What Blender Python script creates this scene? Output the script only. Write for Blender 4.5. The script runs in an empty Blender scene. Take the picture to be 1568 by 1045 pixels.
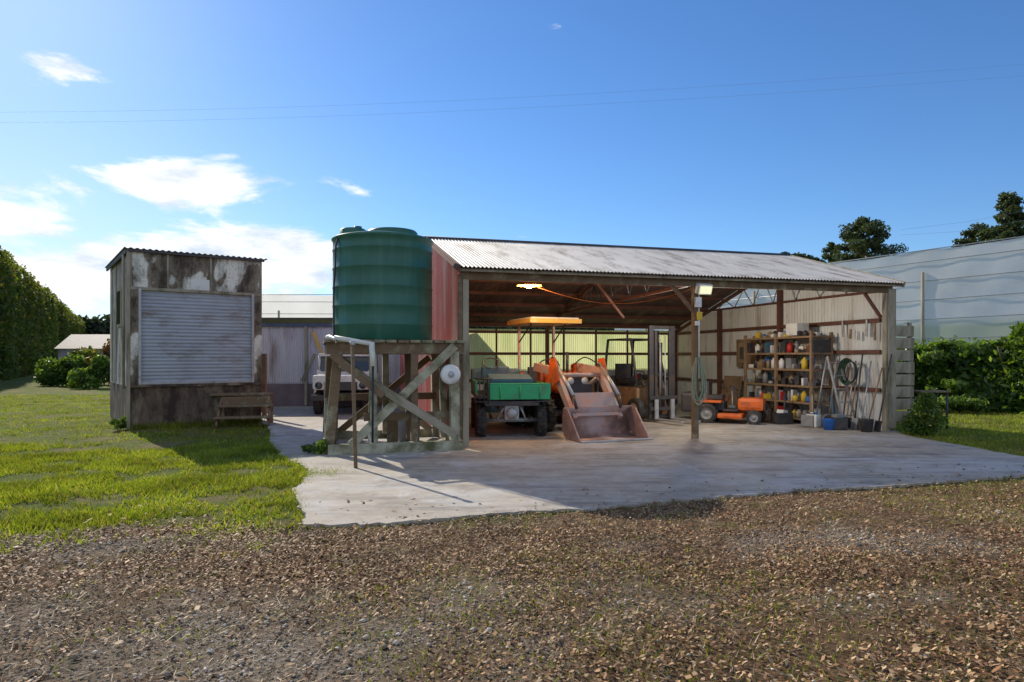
import bpy, bmesh, math, random
import numpy as np
from mathutils import Vector, Matrix, Euler
random.seed(4); rng=np.random.default_rng(7)
R=math.radians
sc=bpy.context.scene
COL=sc.collection
F=1045.0;H=548.0;CH=1.62
def g(px,py):
    d=F*CH/(py-H); return ((px-784)/F*d,d)
# ---------------------------------------------------------------- materials
def new_mat(name):
    m=bpy.data.materials.new(name); m.use_nodes=True
    nt=m.node_tree; b=nt.nodes['Principled BSDF']; return m,nt,b
def N(nt,t,**kw):
    n=nt.nodes.new(t)
    for k,v in kw.items():
        if k in n.inputs: n.inputs[k].default_value=v
        else: setattr(n,k,v)
    return n
def ramp(nt,fac,stops,interp='LINEAR'):
    r=nt.nodes.new('ShaderNodeValToRGB'); r.color_ramp.interpolation=interp
    e=r.color_ramp.elements
    while len(e)<len(stops): e.new(0.5)
    for i,(p,c) in enumerate(stops):
        e[i].position=p; e[i].color=(c[0],c[1],c[2],1) if hasattr(c,'__len__') else (c,c,c,1)
    nt.links.new(fac,r.inputs[0]); return r
def mixc(nt,fac,a,b,blend='MIX'):
    m=nt.nodes.new('ShaderNodeMix'); m.data_type='RGBA'; m.blend_type=blend
    for s,v in ((0,fac),(6,a),(7,b)):
        if hasattr(v,'is_linked') or hasattr(v,'links'): nt.links.new(v,m.inputs[s])
        else: m.inputs[s].default_value=v if s==0 else (v[0],v[1],v[2],1)
    return m.outputs[2]
def tex(nt,scale,detail=5,rough=.6,coord='Object',stretch=None):
    tc=nt.nodes.new('ShaderNodeTexCoord'); n=N(nt,'ShaderNodeTexNoise',Scale=scale,Detail=detail,Roughness=rough)
    if stretch:
        mp=nt.nodes.new('ShaderNodeMapping'); mp.inputs['Scale'].default_value=stretch
        nt.links.new(tc.outputs[coord],mp.inputs[0]); nt.links.new(mp.outputs[0],n.inputs['Vector'])
    else: nt.links.new(tc.outputs[coord],n.inputs['Vector'])
    return n.outputs['Fac']
def bump(nt,b,h,strength=.3,dist=.01):
    n=N(nt,'ShaderNodeBump',Strength=strength,Distance=dist); nt.links.new(h,n.inputs['Height']); nt.links.new(n.outputs[0],b.inputs['Normal'])
def M(name,c1,c2=None,scale=4,rough=.6,metal=0,dirt=None,dirtamt=.5,bmp=.2,stretch=None,spec=.4):
    m,nt,b=new_mat(name)
    if c2 is None: c2=tuple(x*.7 for x in c1)
    n1=tex(nt,scale,6,.6,stretch=stretch)
    r=ramp(nt,n1,[(.3,c1),(.7,c2)]); col=r.outputs[0]
    if dirt:
        n2=tex(nt,scale*.6+1,8,.7,stretch=stretch)
        d=ramp(nt,n2,[(.62-.3*dirtamt,0),(.78-.25*dirtamt,1)])
        col=mixc(nt,d.outputs[0],col,dirt)
    nt.links.new(col,b.inputs['Base Color'])
    b.inputs['Roughness'].default_value=rough; b.inputs['Metallic'].default_value=metal
    b.inputs['Specular IOR Level'].default_value=spec
    if bmp: bump(nt,b,tex(nt,scale*12,4,.7,stretch=stretch),bmp,.01)
    return m
def leafmat(name,ca,cb,trans=.45,rough=.5,cc=None,spec=.3,tint=(1.5,1.45,.5),vs=.8,lo=.6,hi=1.25,st3=None):
    m,nt,b=new_mat(name)
    ge=nt.nodes.new('ShaderNodeNewGeometry')
    st=[(0,ca),(1,cb)] if cc is None else [(0,ca),(.6,cb),(1,cc)]
    r=ramp(nt,ge.outputs['Random Per Island'],st)
    big=tex(nt,vs,4,.6,stretch=st3); rr=ramp(nt,big,[(.33,lo),(.67,hi)])
    col=mixc(nt,1.0,r.outputs[0],rr.outputs[0],'MULTIPLY')
    nt.links.new(col,b.inputs['Base Color']); b.inputs['Roughness'].default_value=rough
    b.inputs['Specular IOR Level'].default_value=spec
    if trans>0:
        t=nt.nodes.new('ShaderNodeBsdfTranslucent')
        c2=mixc(nt,1.0,col,tint,'MULTIPLY'); nt.links.new(c2,t.inputs[0])
        mx=nt.nodes.new('ShaderNodeMixShader'); mx.inputs[0].default_value=trans
        nt.links.new(b.outputs[0],mx.inputs[1]); nt.links.new(t.outputs[0],mx.inputs[2])
        nt.links.new(mx.outputs[0],nt.nodes['Material Output'].inputs[0])
    return m
m_timber=M('weathered_timber',(.42,.37,.28),(.26,.22,.16),3,.85,dirt=(.12,.12,.06),dirtamt=.45,stretch=(1,1,.3))
m_timber_green=M('lichen_timber',(.50,.48,.36),(.27,.24,.15),3,.9,dirt=(.10,.10,.045),dirtamt=.55)
m_timber_dark=M('brown_timber',(.22,.15,.09),(.13,.09,.05),3,.9,dirt=(.35,.33,.22),dirtamt=.3)
m_board=M('old_board',(.34,.22,.13),(.22,.14,.08),5,.8,dirt=(.1,.06,.04),dirtamt=.3)
m_rust=M('red_oxide_steel',(.18,.075,.05),(.12,.05,.035),4,.7,dirt=(.08,.04,.03),dirtamt=.4)
m_steel=M('galvanised_steel',(.5,.5,.5),(.36,.36,.36),6,.45,.4,dirt=(.26,.16,.09),dirtamt=.2)
m_black=M('black_rubber',(.03,.03,.03),(.055,.05,.045),8,.75,dirt=(.12,.1,.075),dirtamt=.35)
m_dark=M('dark_metal',(.05,.05,.06),(.08,.075,.07),6,.5,.3,dirt=(.15,.09,.06),dirtamt=.3)
m_orange=M('orange_paint',(.78,.16,.025),(.65,.12,.02),5,.4,dirt=(.22,.1,.06),dirtamt=.45)
m_orange_worn=M('worn_orange_steel',(.66,.30,.2),(.55,.40,.35),4,.55,dirt=(.42,.36,.34),dirtamt=.65)
m_bucket=M('scraped_bucket_steel',(.40,.33,.32),(.42,.18,.12),2.5,.5,.2,dirt=(.22,.17,.15),dirtamt=.5)
m_canopy=M('canopy_yellow',(.8,.5,.1),(.75,.4,.1),2,.5,dirt=(.75,.7,.6),dirtamt=.3)
m_green=M('green_paint',(.04,.48,.19),(.03,.36,.15),4,.45,dirt=(.12,.24,.12),dirtamt=.35)
m_blue=M('faded_blue_vinyl',(.06,.15,.22),(.05,.1,.16),5,.6,dirt=(.14,.14,.14),dirtamt=.3)
m_white=M('white_paint',(.78,.78,.75),(.68,.67,.63),3,.45,dirt=(.45,.41,.36),dirtamt=.25)
m_pvc=M('white_pvc',(.78,.78,.73),(.6,.6,.55),5,.4)
m_glass=M('dark_glass',(.03,.035,.04),(.04,.05,.05),2,.1,0,spec=.8,bmp=0)
m_red=M('red_plastic',(.5,.03,.02),(.4,.03,.02),5,.5); m_bluep=M('blue_plastic',(.03,.15,.5),(.03,.12,.4),5,.5)
m_yel=M('yellow_plastic',(.7,.5,.05),(.6,.4,.04),5,.5); m_hose=M('green_hose',(.05,.16,.06),(.04,.12,.05),9,.5)
m_card=M('cardboard',(.4,.28,.16),(.33,.22,.12),5,.85); m_grey=M('grey_plastic',(.2,.2,.2),(.3,.3,.3),5,.6)
m_rope=M('old_rope',(.4,.36,.26),(.28,.25,.17),20,.9)
m_wire=M('cable',(.03,.035,.05),(.03,.03,.04),3,.6,bmp=0)
m_line=M('overhead_wire',(.3,.36,.45),None,3,.5,bmp=0)
m_cord=M('orange_cord',(.5,.15,.04),None,3,.6,bmp=0)
m_tank,nt,b=new_mat('tank_green_plastic')
n=tex(nt,1.2,5,.6); r=ramp(nt,n,[(.3,(.016,.10,.062)),(.7,(.026,.135,.088))])
n2=tex(nt,2.2,7,.7,stretch=(2,2,.2)); rr=ramp(nt,n2,[(.5,0),(.72,.6)])
col=mixc(nt,rr.outputs[0],r.outputs[0],(.07,.18,.14)); nt.links.new(col,b.inputs['Base Color']); b.inputs['Roughness'].default_value=.42
bump(nt,b,tex(nt,5,3,.5),.15,.02)
def corrmat(name,c1,c2,dirt,amt,rough=.5,stretch=(1,1,.15),metal=.0):
    return M(name,c1,c2,2.2,rough,metal,dirt=dirt,dirtamt=amt,bmp=.05,stretch=stretch)
m_redwall=corrmat('red_corrugated',(.44,.08,.065),(.50,.17,.14),(.5,.35,.32),.42,.55)
m_wallin=corrmat('light_corrugated',(.76,.78,.75),(.60,.61,.57),(.36,.3,.23),.35,.5)
m_lilac=corrmat('pale_corrugated',(.70,.66,.70),(.54,.49,.56),(.3,.2,.17),.38,.6)
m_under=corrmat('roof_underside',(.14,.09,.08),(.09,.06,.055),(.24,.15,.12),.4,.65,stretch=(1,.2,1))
m_roof=M('weathered_roof',(.60,.57,.52),(.46,.43,.39),1.3,.5,.1,dirt=(.2,.16,.12),dirtamt=.45,bmp=.1,stretch=(1.6,.35,1))
m_roller=M('roller_shutter',(.42,.46,.52),(.33,.36,.41),2,.5,.1,dirt=(.22,.19,.17),dirtamt=.4,stretch=(.5,1,1.5))
m_fib,nt,b=new_mat('fibreglass_sheet')
n=tex(nt,2,5,.6,stretch=(1,1,.2)); r=ramp(nt,n,[(.3,(.68,.70,.36)),(.7,(.40,.46,.2))]); nt.links.new(r.outputs[0],b.inputs['Base Color'])
t=nt.nodes.new('ShaderNodeBsdfTranslucent'); nt.links.new(r.outputs[0],t.inputs[0])
mx=nt.nodes.new('ShaderNodeMixShader'); mx.inputs[0].default_value=.68
nt.links.new(b.outputs[0],mx.inputs[1]); nt.links.new(t.outputs[0],mx.inputs[2]); nt.links.new(mx.outputs[0],nt.nodes['Material Output'].inputs[0])
m_net,nt,b=new_mat('shade_net')
n=tex(nt,.5,7,.7,stretch=(1,1,.6)); r=ramp(nt,n,[(.3,(.80,.78,.75)),(.7,(.93,.92,.90))])
tc=nt.nodes.new('ShaderNodeTexCoord'); sp=nt.nodes.new('ShaderNodeSeparateXYZ'); nt.links.new(tc.outputs['Object'],sp.inputs[0])
mr=nt.nodes.new('ShaderNodeMapRange'); nt.links.new(sp.outputs[2],mr.inputs[0]); mr.inputs[1].default_value=3.2; mr.inputs[2].default_value=2.8
ncol=mixc(nt,mr.outputs[0],r.outputs[0],(.62,.64,.48)); nt.links.new(ncol,b.inputs['Base Color']); b.inputs['Roughness'].default_value=.8
t=nt.nodes.new('ShaderNodeBsdfTranslucent'); nt.links.new(ncol,t.inputs[0])
mx=nt.nodes.new('ShaderNodeMixShader'); mx.inputs[0].default_value=.62
nt.links.new(b.outputs[0],mx.inputs[1]); nt.links.new(t.outputs[0],mx.inputs[2]); nt.links.new(mx.outputs[0],nt.nodes['Material Output'].inputs[0])
def mouldy(name,lightc,darkc,patch,amt,pth=.56):
    m,nt,b=new_mat(name)
    n1=tex(nt,1.6,8,.7,stretch=(1.3,1.3,.55)); n2=tex(nt,5,7,.75,stretch=(1,1,.3)); n3=tex(nt,1.3,4,.5,stretch=(1.5,1,.8))
    base=ramp(nt,n2,[(.35,lightc),(.65,tuple(x*.6 for x in lightc))]).outputs[0]
    p=ramp(nt,n3,[(pth,0),(pth+.02,1)]); base=mixc(nt,p.outputs[0],base,patch)
    d=ramp(nt,n1,[(amt-.07,1),(amt+.1,0)]); base=mixc(nt,d.outputs[0],base,darkc)
    s=ramp(nt,tex(nt,28,4,.7),[(.55,0),(.7,.7)]); base=mixc(nt,s.outputs[0],base,darkc)
    nt.links.new(base,b.inputs['Base Color']); b.inputs['Roughness'].default_value=.9
    bump(nt,b,tex(nt,30,4,.7),.5,.01); return m
m_mould=mouldy('mouldy_painted_wall',(.38,.32,.23),(.06,.045,.032),(.78,.76,.66),.48,.51)
m_mould2=mouldy('mouldy_side_wall',(.5,.44,.36),(.13,.10,.08),(.6,.56,.48),.42)
m_base=mouldy('stained_concrete_base',(.22,.16,.11),(.05,.032,.026),(.28,.23,.15),.5)
# concrete
m_conc,nt,b=new_mat('concrete')
n1=tex(nt,.45,7,.65); n2=tex(nt,3,8,.7); n3=tex(nt,40,4,.7)
c=ramp(nt,n2,[(.3,(.33,.285,.225)),(.7,(.49,.44,.365))]).outputs[0]
c=mixc(nt,ramp(nt,n1,[(.47,0),(.62,.6)]).outputs[0],c,(.52,.53,.54))
st1=ramp(nt,tex(nt,1.1,10,.8),[(.49,0),(.66,.8)]).outputs[0]
c=mixc(nt,st1,c,(.17,.14,.105))
c=mixc(nt,ramp(nt,n3,[(.6,0),(.75,.5)]).outputs[0],c,(.14,.115,.08))
c=mixc(nt,ramp(nt,tex(nt,1.6,8,.75,stretch=(.3,1.8,1)),[(.51,0),(.64,.7)]).outputs[0],c,(.15,.14,.135))
c=mixc(nt,ramp(nt,tex(nt,.9,7,.7,stretch=(1.4,.5,1)),[(.6,0),(.68,.5)]).outputs[0],c,(.62,.62,.60))
nt.links.new(c,b.inputs['Base Color']); rr=ramp(nt,st1,[(0,.8),(1,.5)]); nt.links.new(rr.outputs[0],b.inputs['Roughness']); bump(nt,b,n3,.4,.012)
# ground
m_gr,nt,b=new_mat('ground')
at=nt.nodes.new('ShaderNodeAttribute'); at.attribute_name='grass'
ag=nt.nodes.new('ShaderNodeAttribute'); ag.attribute_name='gravelly'
n2=tex(nt,6,8,.75); n3=tex(nt,60,4,.8)
v=N(nt,'ShaderNodeTexVoronoi',Scale=60); tc=nt.nodes.new('ShaderNodeTexCoord'); nt.links.new(tc.outputs['Object'],v.inputs['Vector'])
grav=ramp(nt,v.outputs['Color'],[(.2,(.17,.13,.09)),(.8,(.46,.39,.30))]).outputs[0]
soil=ramp(nt,n2,[(.35,(.075,.038,.018)),(.65,(.26,.16,.085))]).outputs[0]
soil=mixc(nt,ramp(nt,v.outputs['Color'],[(.5,0),(.9,.35)]).outputs[0],soil,(.40,.28,.17))
gc=mixc(nt,ag.outputs['Fac'],soil,grav)
gc=mixc(nt,ramp(nt,tex(nt,1.4,7,.75),[(.53,0),(.66,.6)]).outputs[0],gc,(.2,.19,.06))
gra=ramp(nt,n2,[(.3,(.07,.10,.012)),(.7,(.18,.22,.028))]).outputs[0]
gra=mixc(nt,ramp(nt,tex(nt,.8,6,.7),[(.48,0),(.62,.8)]).outputs[0],gra,(.26,.20,.10))
ma=nt.nodes.new('ShaderNodeMath'); ma.operation='ADD'; nt.links.new(at.outputs['Fac'],ma.inputs[0])
sb=N(nt,'ShaderNodeMath',operation='MULTIPLY_ADD'); nt.links.new(tex(nt,3,8,.75),sb.inputs[0]); sb.inputs[1].default_value=1.6; sb.inputs[2].default_value=-.8
nt.links.new(sb.outputs[0],ma.inputs[1])
fc=ramp(nt,ma.outputs[0],[(.35,0),(.65,1)]).outputs[0]
nt.links.new(mixc(nt,fc,gc,gra),b.inputs['Base Color']); b.inputs['Roughness'].default_value=.95; b.inputs['Specular IOR Level'].default_value=.15
bump(nt,b,n3,1.0,.04)
m_grass=leafmat('grass_blade',(.15,.215,.018),(.25,.32,.03),.48,.5,(.42,.37,.12),lo=.5,hi=1.2,vs=1.1)
m_weed=leafmat('weed_blade',(.16,.20,.035),(.24,.27,.055),.4,.6,(.36,.31,.14))
m_straw=leafmat('dead_grass',(.42,.30,.16),(.60,.46,.27),0,.6,(.25,.15,.07))
m_hedge_b=leafmat('hedge_leaf_brownish',(.06,.095,.02),(.12,.16,.03),.45,.6,(.24,.19,.07),vs=.55,lo=.35,hi=1.6,st3=(1,1,.25))
m_bush=leafmat('shrub_leaf',(.05,.10,.02),(.10,.18,.03),.45,.35,(.22,.30,.07),spec=.5,vs=1.6,lo=.5,hi=1.5)
m_pine=leafmat('tree_leaf',(.035,.055,.025),(.06,.09,.035),.25,.6,(.12,.13,.05),vs=.5,lo=.5,hi=1.6)
m_far=leafmat('far_leaf',(.05,.075,.04),(.07,.10,.055),.2,.7)
m_core=M('hedge_light_block',(.015,.022,.01),None,1,.95)
m_bark=M('bark',(.12,.09,.06),None,6,.9)
m_leaf=leafmat('dry_leaf',(.14,.058,.026),(.38,.21,.095),0,.65,(.66,.47,.27),vs=1.3,lo=.55,hi=1.25,spec=.2)
m_stone=leafmat('gravel_stone',(.20,.155,.115),(.40,.33,.25),.0,.85,(.72,.64,.54),spec=.15,vs=1.0)
# ---------------------------------------------------------------- mesh helpers
def link(ob,par=None):
    COL.objects.link(ob)
    if par: ob.parent=par
    return ob
def np_mesh(name,verts,faces,mat,par=None,smooth=False):
    verts=np.asarray(verts,np.float32).reshape(-1,3); faces=np.asarray(faces,np.int32); k=faces.shape[1]
    me=bpy.data.meshes.new(name); me.vertices.add(len(verts)); me.vertices.foreach_set('co',verts.ravel())
    me.loops.add(faces.size); me.loops.foreach_set('vertex_index',faces.ravel())
    me.polygons.add(len(faces)); me.polygons.foreach_set('loop_start',np.arange(len(faces),dtype=np.int32)*k)
    me.polygons.foreach_set('loop_total',np.full(len(faces),k,np.int32))
    if smooth: me.polygons.foreach_set('use_smooth',np.ones(len(faces),bool))
    me.update(calc_edges=True); me.validate(); me.materials.append(mat)
    return link(bpy.data.objects.new(name,me),par)
def empty(name,loc=(0,0,0),rz=0):
    e=bpy.data.objects.new(name,None); e.location=loc; e.rotation_euler=(0,0,R(rz)); e.empty_display_size=.3; COL.objects.link(e); return e
def box(par,name,c,s,mat,rot=(0,0,0),bev=.008):
    bm=bmesh.new(); bmesh.ops.create_cube(bm,size=1); bmesh.ops.scale(bm,vec=s,verts=bm.verts)
    if bev and min(s)>bev*2.5: bmesh.ops.bevel(bm,geom=bm.edges[:],offset=bev,segments=2,affect='EDGES',profile=.6)
    me=bpy.data.meshes.new(name); bm.to_mesh(me); bm.free(); me.materials.append(mat)
    ob=bpy.data.objects.new(name,me); ob.location=c; ob.rotation_euler=[R(a) for a in rot]; return link(ob,par)
def rod(par,name,p1,p2,r,mat,seg=10,square=False,w=None):
    p1=Vector(p1);p2=Vector(p2); d=p2-p1; L=d.length
    if square:
        ob=box(par,name,(0,0,0),(w or r*2,r*2,L),mat)
    else:
        bm=bmesh.new(); bmesh.ops.create_cone(bm,cap_ends=True,segments=seg,radius1=r,radius2=r,depth=L)
        for f in bm.faces:
            if len(f.verts)==4: f.smooth=True
        me=bpy.data.meshes.new(name); bm.to_mesh(me); bm.free(); me.materials.append(mat); ob=link(bpy.data.objects.new(name,me),par)
    ob.location=(p1+p2)/2; ob.rotation_mode='QUATERNION'; ob.rotation_quaternion=d.to_track_quat('Z','Y'); return ob
def plank(par,name,p1,p2,w,t,mat):
    p1=Vector(p1);p2=Vector(p2); d=p2-p1; ob=box(par,name,(0,0,0),(w,t,d.length),mat)
    ob.location=(p1+p2)/2; ob.rotation_euler=(0,math.atan2(d.x,d.z),0); return ob
def lathe(par,name,prof,mat,loc=(0,0,0),rot=(0,0,0),seg=32,smooth=True):
    n=len(prof); a=np.linspace(0,2*np.pi,seg,endpoint=False); vs=[];fs=[]
    for r_,z in prof:
        for t_ in a: vs.append((r_*math.cos(t_),r_*math.sin(t_),z))
    for i in range(n-1):
        for j in range(seg):
            k=(j+1)%seg; fs.append((i*seg+j,i*seg+k,(i+1)*seg+k,(i+1)*seg+j))
    ob=np_mesh(name,vs,fs,mat,par,smooth); ob.location=loc; ob.rotation_euler=[R(x) for x in rot]; return ob
def tube(par,name,pts,r,mat,cyclic=False):
    cu=bpy.data.curves.new(name,'CURVE'); cu.dimensions='3D'; cu.bevel_depth=r; cu.bevel_resolution=2
    sp=cu.splines.new('NURBS' if len(pts)>3 else 'POLY'); sp.points.add(len(pts)-1)
    for i,p in enumerate(pts): sp.points[i].co=(*p,1)
    if len(pts)>3: sp.order_u=3; sp.use_endpoint_u=True
    sp.use_cyclic_u=cyclic; cu.materials.append(mat); return link(bpy.data.objects.new(name,cu),par)
def corr(par,name,P0,A,B,mat,pitch=.076,amp=.009,topfn=None,botfn=None,seg=6,nl=1):
    P0=np.array(P0,float);A=np.array(A,float);B=np.array(B,float); W=np.linalg.norm(A); nrm=np.cross(A,B); nrm/=np.linalg.norm(nrm)
    n=int(W/pitch*seg); u=np.linspace(0,1,n+1); off=amp*np.cos(u*W/pitch*2*np.pi)
    vs=[]
    for j in range(nl+1):
        f=j/nl
        for i,uu in enumerate(u):
            lo=botfn(uu) if botfn else 0; hi=topfn(uu) if topfn else 1
            vs.append(P0+A*uu+B*(lo+(hi-lo)*f)+nrm*off[i])
    m=n+1; fs=[(j*m+i,j*m+i+1,(j+1)*m+i+1,(j+1)*m+i) for j in range(nl) for i in range(n)]
    return np_mesh(name,vs,fs,mat,par,True)
def wheel(par,name,c,Rr,w,rim,rz=0,lugs=14,lug=.03):
    e=bpy.data.objects.new(name,None); e.location=c; e.rotation_euler=(0,0,R(rz)); link(e,par)
    h=w/2; rr=Rr*.58
    prof=[(rr,-h*.8),(Rr*.85,-h),(Rr*.97,-h*.8),(Rr,-h*.4),(Rr,h*.4),(Rr*.97,h*.8),(Rr*.85,h),(rr,h*.8)]
    lathe(e,'tyre',prof,m_black,rot=(0,90,0),seg=32)
    lathe(e,'rim',[(rr,-h*.8),(rr*.92,-h*.4),(rr*.5,-h*.25),(.05,-h*.5),(.001,-h*.5)],rim,rot=(0,90,0),seg=24)
    lathe(e,'rim_back',[(rr,h*.8),(rr*.92,h*.4),(rr*.5,h*.25),(.05,h*.5),(.001,h*.5)],rim,rot=(0,90,0),seg=24)
    if lugs:
        vs=[];fs=[]
        for i in range(lugs):
            for sgn in (-1,1):
                a=2*math.pi*(i+(0 if sgn<0 else .5))/lugs
                o=len(vs); cen=Vector((sgn*h*.5,0,Rr+lug*.1))
                for dx in (-h*.5,h*.5):
                    for dy in (-.02,.02):
                        for dz in (-lug,lug*.6): vs.append(Matrix.Rotation(a,3,'X')@(cen+Matrix.Rotation(sgn*.5,3,'Z')@Vector((dx,dy,dz))))
                for q in ((0,1,3,2),(4,6,7,5),(0,4,5,1),(2,3,7,6),(0,2,6,4),(1,5,7,3)): fs.append([o+k for k in q])
        np_mesh('tread',[tuple(v) for v in vs],fs,m_black,e)
    return e
def extrude_x(par,name,prof,x0,x1,mat,solid=0):
    n=len(prof); vs=[(x0,y,z) for y,z in prof]+[(x1,y,z) for y,z in prof]; fs=[(i,i+1,n+i+1,n+i) for i in range(n-1)]
    ob=np_mesh(name,vs,fs,mat,par)
    if solid:
        md=ob.modifiers.new('s','SOLIDIFY'); md.thickness=solid; md.offset=0
    return ob
def poly_x(par,name,prof,x,th,mat):
    bm=bmesh.new(); vs=[bm.verts.new((x-th/2,y,z)) for y,z in prof]; f=bm.faces.new(vs)
    ex=bmesh.ops.extrude_face_region(bm,geom=[f]); bmesh.ops.translate(bm,vec=(th,0,0),verts=[v for v in ex['geom'] if isinstance(v,bmesh.types.BMVert)])
    bmesh.ops.recalc_face_normals(bm,faces=bm.faces[:]); me=bpy.data.meshes.new(name); bm.to_mesh(me); bm.free(); me.materials.append(mat); return link(bpy.data.objects.new(name,me),par)
def leaves(name,pts,size,mat,par=None,asp=.55,up=0.):
    pts=np.asarray(pts); n=len(pts); s=size*rng.uniform(.6,1.3,(n,1))
    a=rng.normal(size=(n,3)); a/=np.linalg.norm(a,axis=1)[:,None]
    b=rng.normal(size=(n,3)); b-=a*(a*b).sum(1)[:,None]; b/=np.linalg.norm(b,axis=1)[:,None]
    if up:
        a[:,2]*=0; a/=np.linalg.norm(a,axis=1)[:,None]; b=np.stack([-a[:,1],a[:,0],0*a[:,0]],1)
        a[:,2]=rng.normal(0,1-up,n); b[:,2]=rng.normal(0,1-up,n)
    v=np.stack([pts-a*s,pts-b*s*asp,pts+a*s,pts+b*s*asp],1).reshape(-1,3)
    return np_mesh(name,v,np.arange(4*n).reshape(-1,4),mat,par)
def inpoly(P,poly):
    x,y=P[:,0],P[:,1]; ins=np.zeros(len(P),bool); n=len(poly); j=n-1
    for i in range(n):
        xi,yi=poly[i];xj,yj=poly[j]
        c=((yi>y)!=(yj>y))&(x<(xj-xi)*(y-yi)/(yj-yi+1e-12)+xi); ins^=c; j=i
    return ins
def snoise(x,y,s,seed=0):
    r_=np.random.default_rng(seed); o=0
    for k in range(7):
        a=r_.uniform(0,6.28); f=s*r_.uniform(.5,2.2); o=o+np.sin(f*(x*math.cos(a)+y*math.sin(a))+r_.uniform(0,6.28)+.8*np.sin(f*.7*(y*math.cos(a)-x*math.sin(a))))
    return o/7
# ---------------------------------------------------------------- ground
slab=[(-1.99,6.59),(-1.2,6.68),(-.03,7.11),(.8,7.25),(1.58,7.63),(3.74,8.38),(5.3,8.75),(7.05,9.4),(8.7,9.95),(8.36,11.1),(8.15,14.1),(8.45,15.0),(5.9,24.5),(-1,25),(-8,25),(-7.6,19.5),(-5.9,16.4),(-5.35,15.1),(-4.6,13.0),(-3.85,11.36),(-3.35,10.6),(-2.95,9.9),(-2.8,9.3),(-2.7,8.73),(-2.6,8.1),(-2.38,7.46),(-2.15,7.0)]
def edge_y(x):
    return np.interp(x,[-60,-8,-4.6,-3.4,-2.07,-.03,1.58,3.74,7.05,8.7,14,60],[3,5.6,6.2,6.8,6.6,7.1,7.6,8.4,9.4,9.95,11.5,22])
def gravelly(x,y):
    o=.0+.8*snoise(x,y,.8,33)+.45*snoise(x,y,3,34)+.3*snoise(x,y,8,35)
    o=o+1.0*np.exp(-((x-3.0)/1.3)**2-((y-6.1)/.5)**2)+.5*np.exp(-((x-2.6)/1.2)**2-((y-4.6)/.35)**2)+.45*np.exp(-((x+2.6)/2.2)**2-((y-4.0)/.8)**2)+.6*np.exp(-((x+3.6)/1.5)**2-((y-6.0)/.35)**2)-.8*np.exp(-((x-3.6)/1.3)**2-((y-5.2)/.3)**2)-.8*np.exp(-((edge_y(x)-y-.5)/.6)**2)*(x>-2)
    return np.clip(o,0,1)
def axis(lo,hi,st,far,k):
    a=list(np.arange(lo,hi+1e-6,st)); x=hi;s=st
    while x<far: s*=k; x+=s; a.append(x)
    x=lo;s=st;pre=[]
    while x>-far: s*=k; x-=s; pre.append(x)
    return np.array(pre[::-1]+a)
xs=axis(-13,13,.08,900,1.15); ys=axis(1,20,.08,900,1.15)
X,Y=np.meshgrid(xs,ys)
Z=.016*snoise(X,Y,2.5,3)+.010*snoise(X,Y,9,4)+rng.normal(0,.003,X.shape)
Z=np.where(np.abs(X)+np.abs(Y)<45,Z,0)-.022
gm=np.clip((Y-edge_y(X))/.9*.5+.5+.4*snoise(X,Y,1.7,8),0,1)
vs=np.stack([X,Y,Z],-1).reshape(-1,3); nx=len(xs); ny=len(ys)
ii=(np.arange(ny-1)[:,None]*nx+np.arange(nx-1)[None]).ravel()
gnd=np_mesh('ground',vs,np.stack([ii,ii+1,ii+nx+1,ii+nx],1),m_gr,None,True)
a=gnd.data.attributes.new('grass','FLOAT','POINT'); a.data.foreach_set('value',gm.astype(np.float32).ravel())
a=gnd.data.attributes.new('gravelly','FLOAT','POINT'); a.data.foreach_set('value',gravelly(X,Y).astype(np.float32).ravel())
pts=[]
for i in range(len(slab)):
    p=Vector(slab[i]);q=Vector(slab[(i+1)%len(slab)]); n_=max(1,int((q-p).length/.07))
    for k in range(n_):
        t_=p.lerp(q,k/n_); j=.022 if t_.y<14 else 0
        dn=.07*float(snoise(np.array(t_.x),np.array(t_.y),3.5,61))+.04*float(snoise(np.array(t_.x),np.array(t_.y),11,62)) if t_.y<12 else 0
        pts.append((t_.x+random.gauss(0,j)*.5+dn,t_.y+random.gauss(0,j)+dn))
bm=bmesh.new(); vv=[bm.verts.new((x,y,.012)) for x,y in pts]; f=bm.faces.new(vv); bmesh.ops.triangulate(bm,faces=[f])
lo=[bm.verts.new((x,y,-.06)) for x,y in pts]
for i in range(len(vv)):
    j=(i+1)%len(vv); bm.faces.new((vv[i],vv[j],lo[j],lo[i]))
bmesh.ops.recalc_face_normals(bm,faces=bm.faces[:]); me=bpy.data.meshes.new('concrete_yard'); bm.to_mesh(me); bm.free(); me.materials.append(m_conc); link(bpy.data.objects.new('concrete_yard',me))
def rect(loc,rz,w,d):
    c,s=math.cos(R(rz)),math.sin(R(rz)); return [(loc[0]+c*x-s*y,loc[1]+s*x+c*y) for x,y in ((0,0),(w,0),(w,d),(0,d))]
BL=(-8.68,15.5); bfoot=rect(BL,36,2.92,4)
def blades(name,P,h,w,mat,zoff=-.02,lean=.45):
    n=len(P); hh=h*rng.uniform(.4,1.3,n); ww=w*rng.uniform(.6,1.3,n); a=rng.uniform(0,6.283,n); ln=rng.normal(0,lean,(n,2))*hh[:,None]
    b0=np.stack([P[:,0]-np.cos(a)*ww,P[:,1]-np.sin(a)*ww,np.full(n,zoff)],1); b1=np.stack([P[:,0]+np.cos(a)*ww,P[:,1]+np.sin(a)*ww,np.full(n,zoff)],1)
    t_=np.stack([P[:,0]+ln[:,0],P[:,1]+ln[:,1],zoff+hh],1)
    return np_mesh(name,np.stack([b0,b1,t_],1).reshape(-1,3),np.arange(3*n).reshape(-1,3),mat)
def sample(n,x0,x1,y0,y1): return np.stack([rng.uniform(x0,x1,n),rng.uniform(y0,y1,n)],1)
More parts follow.
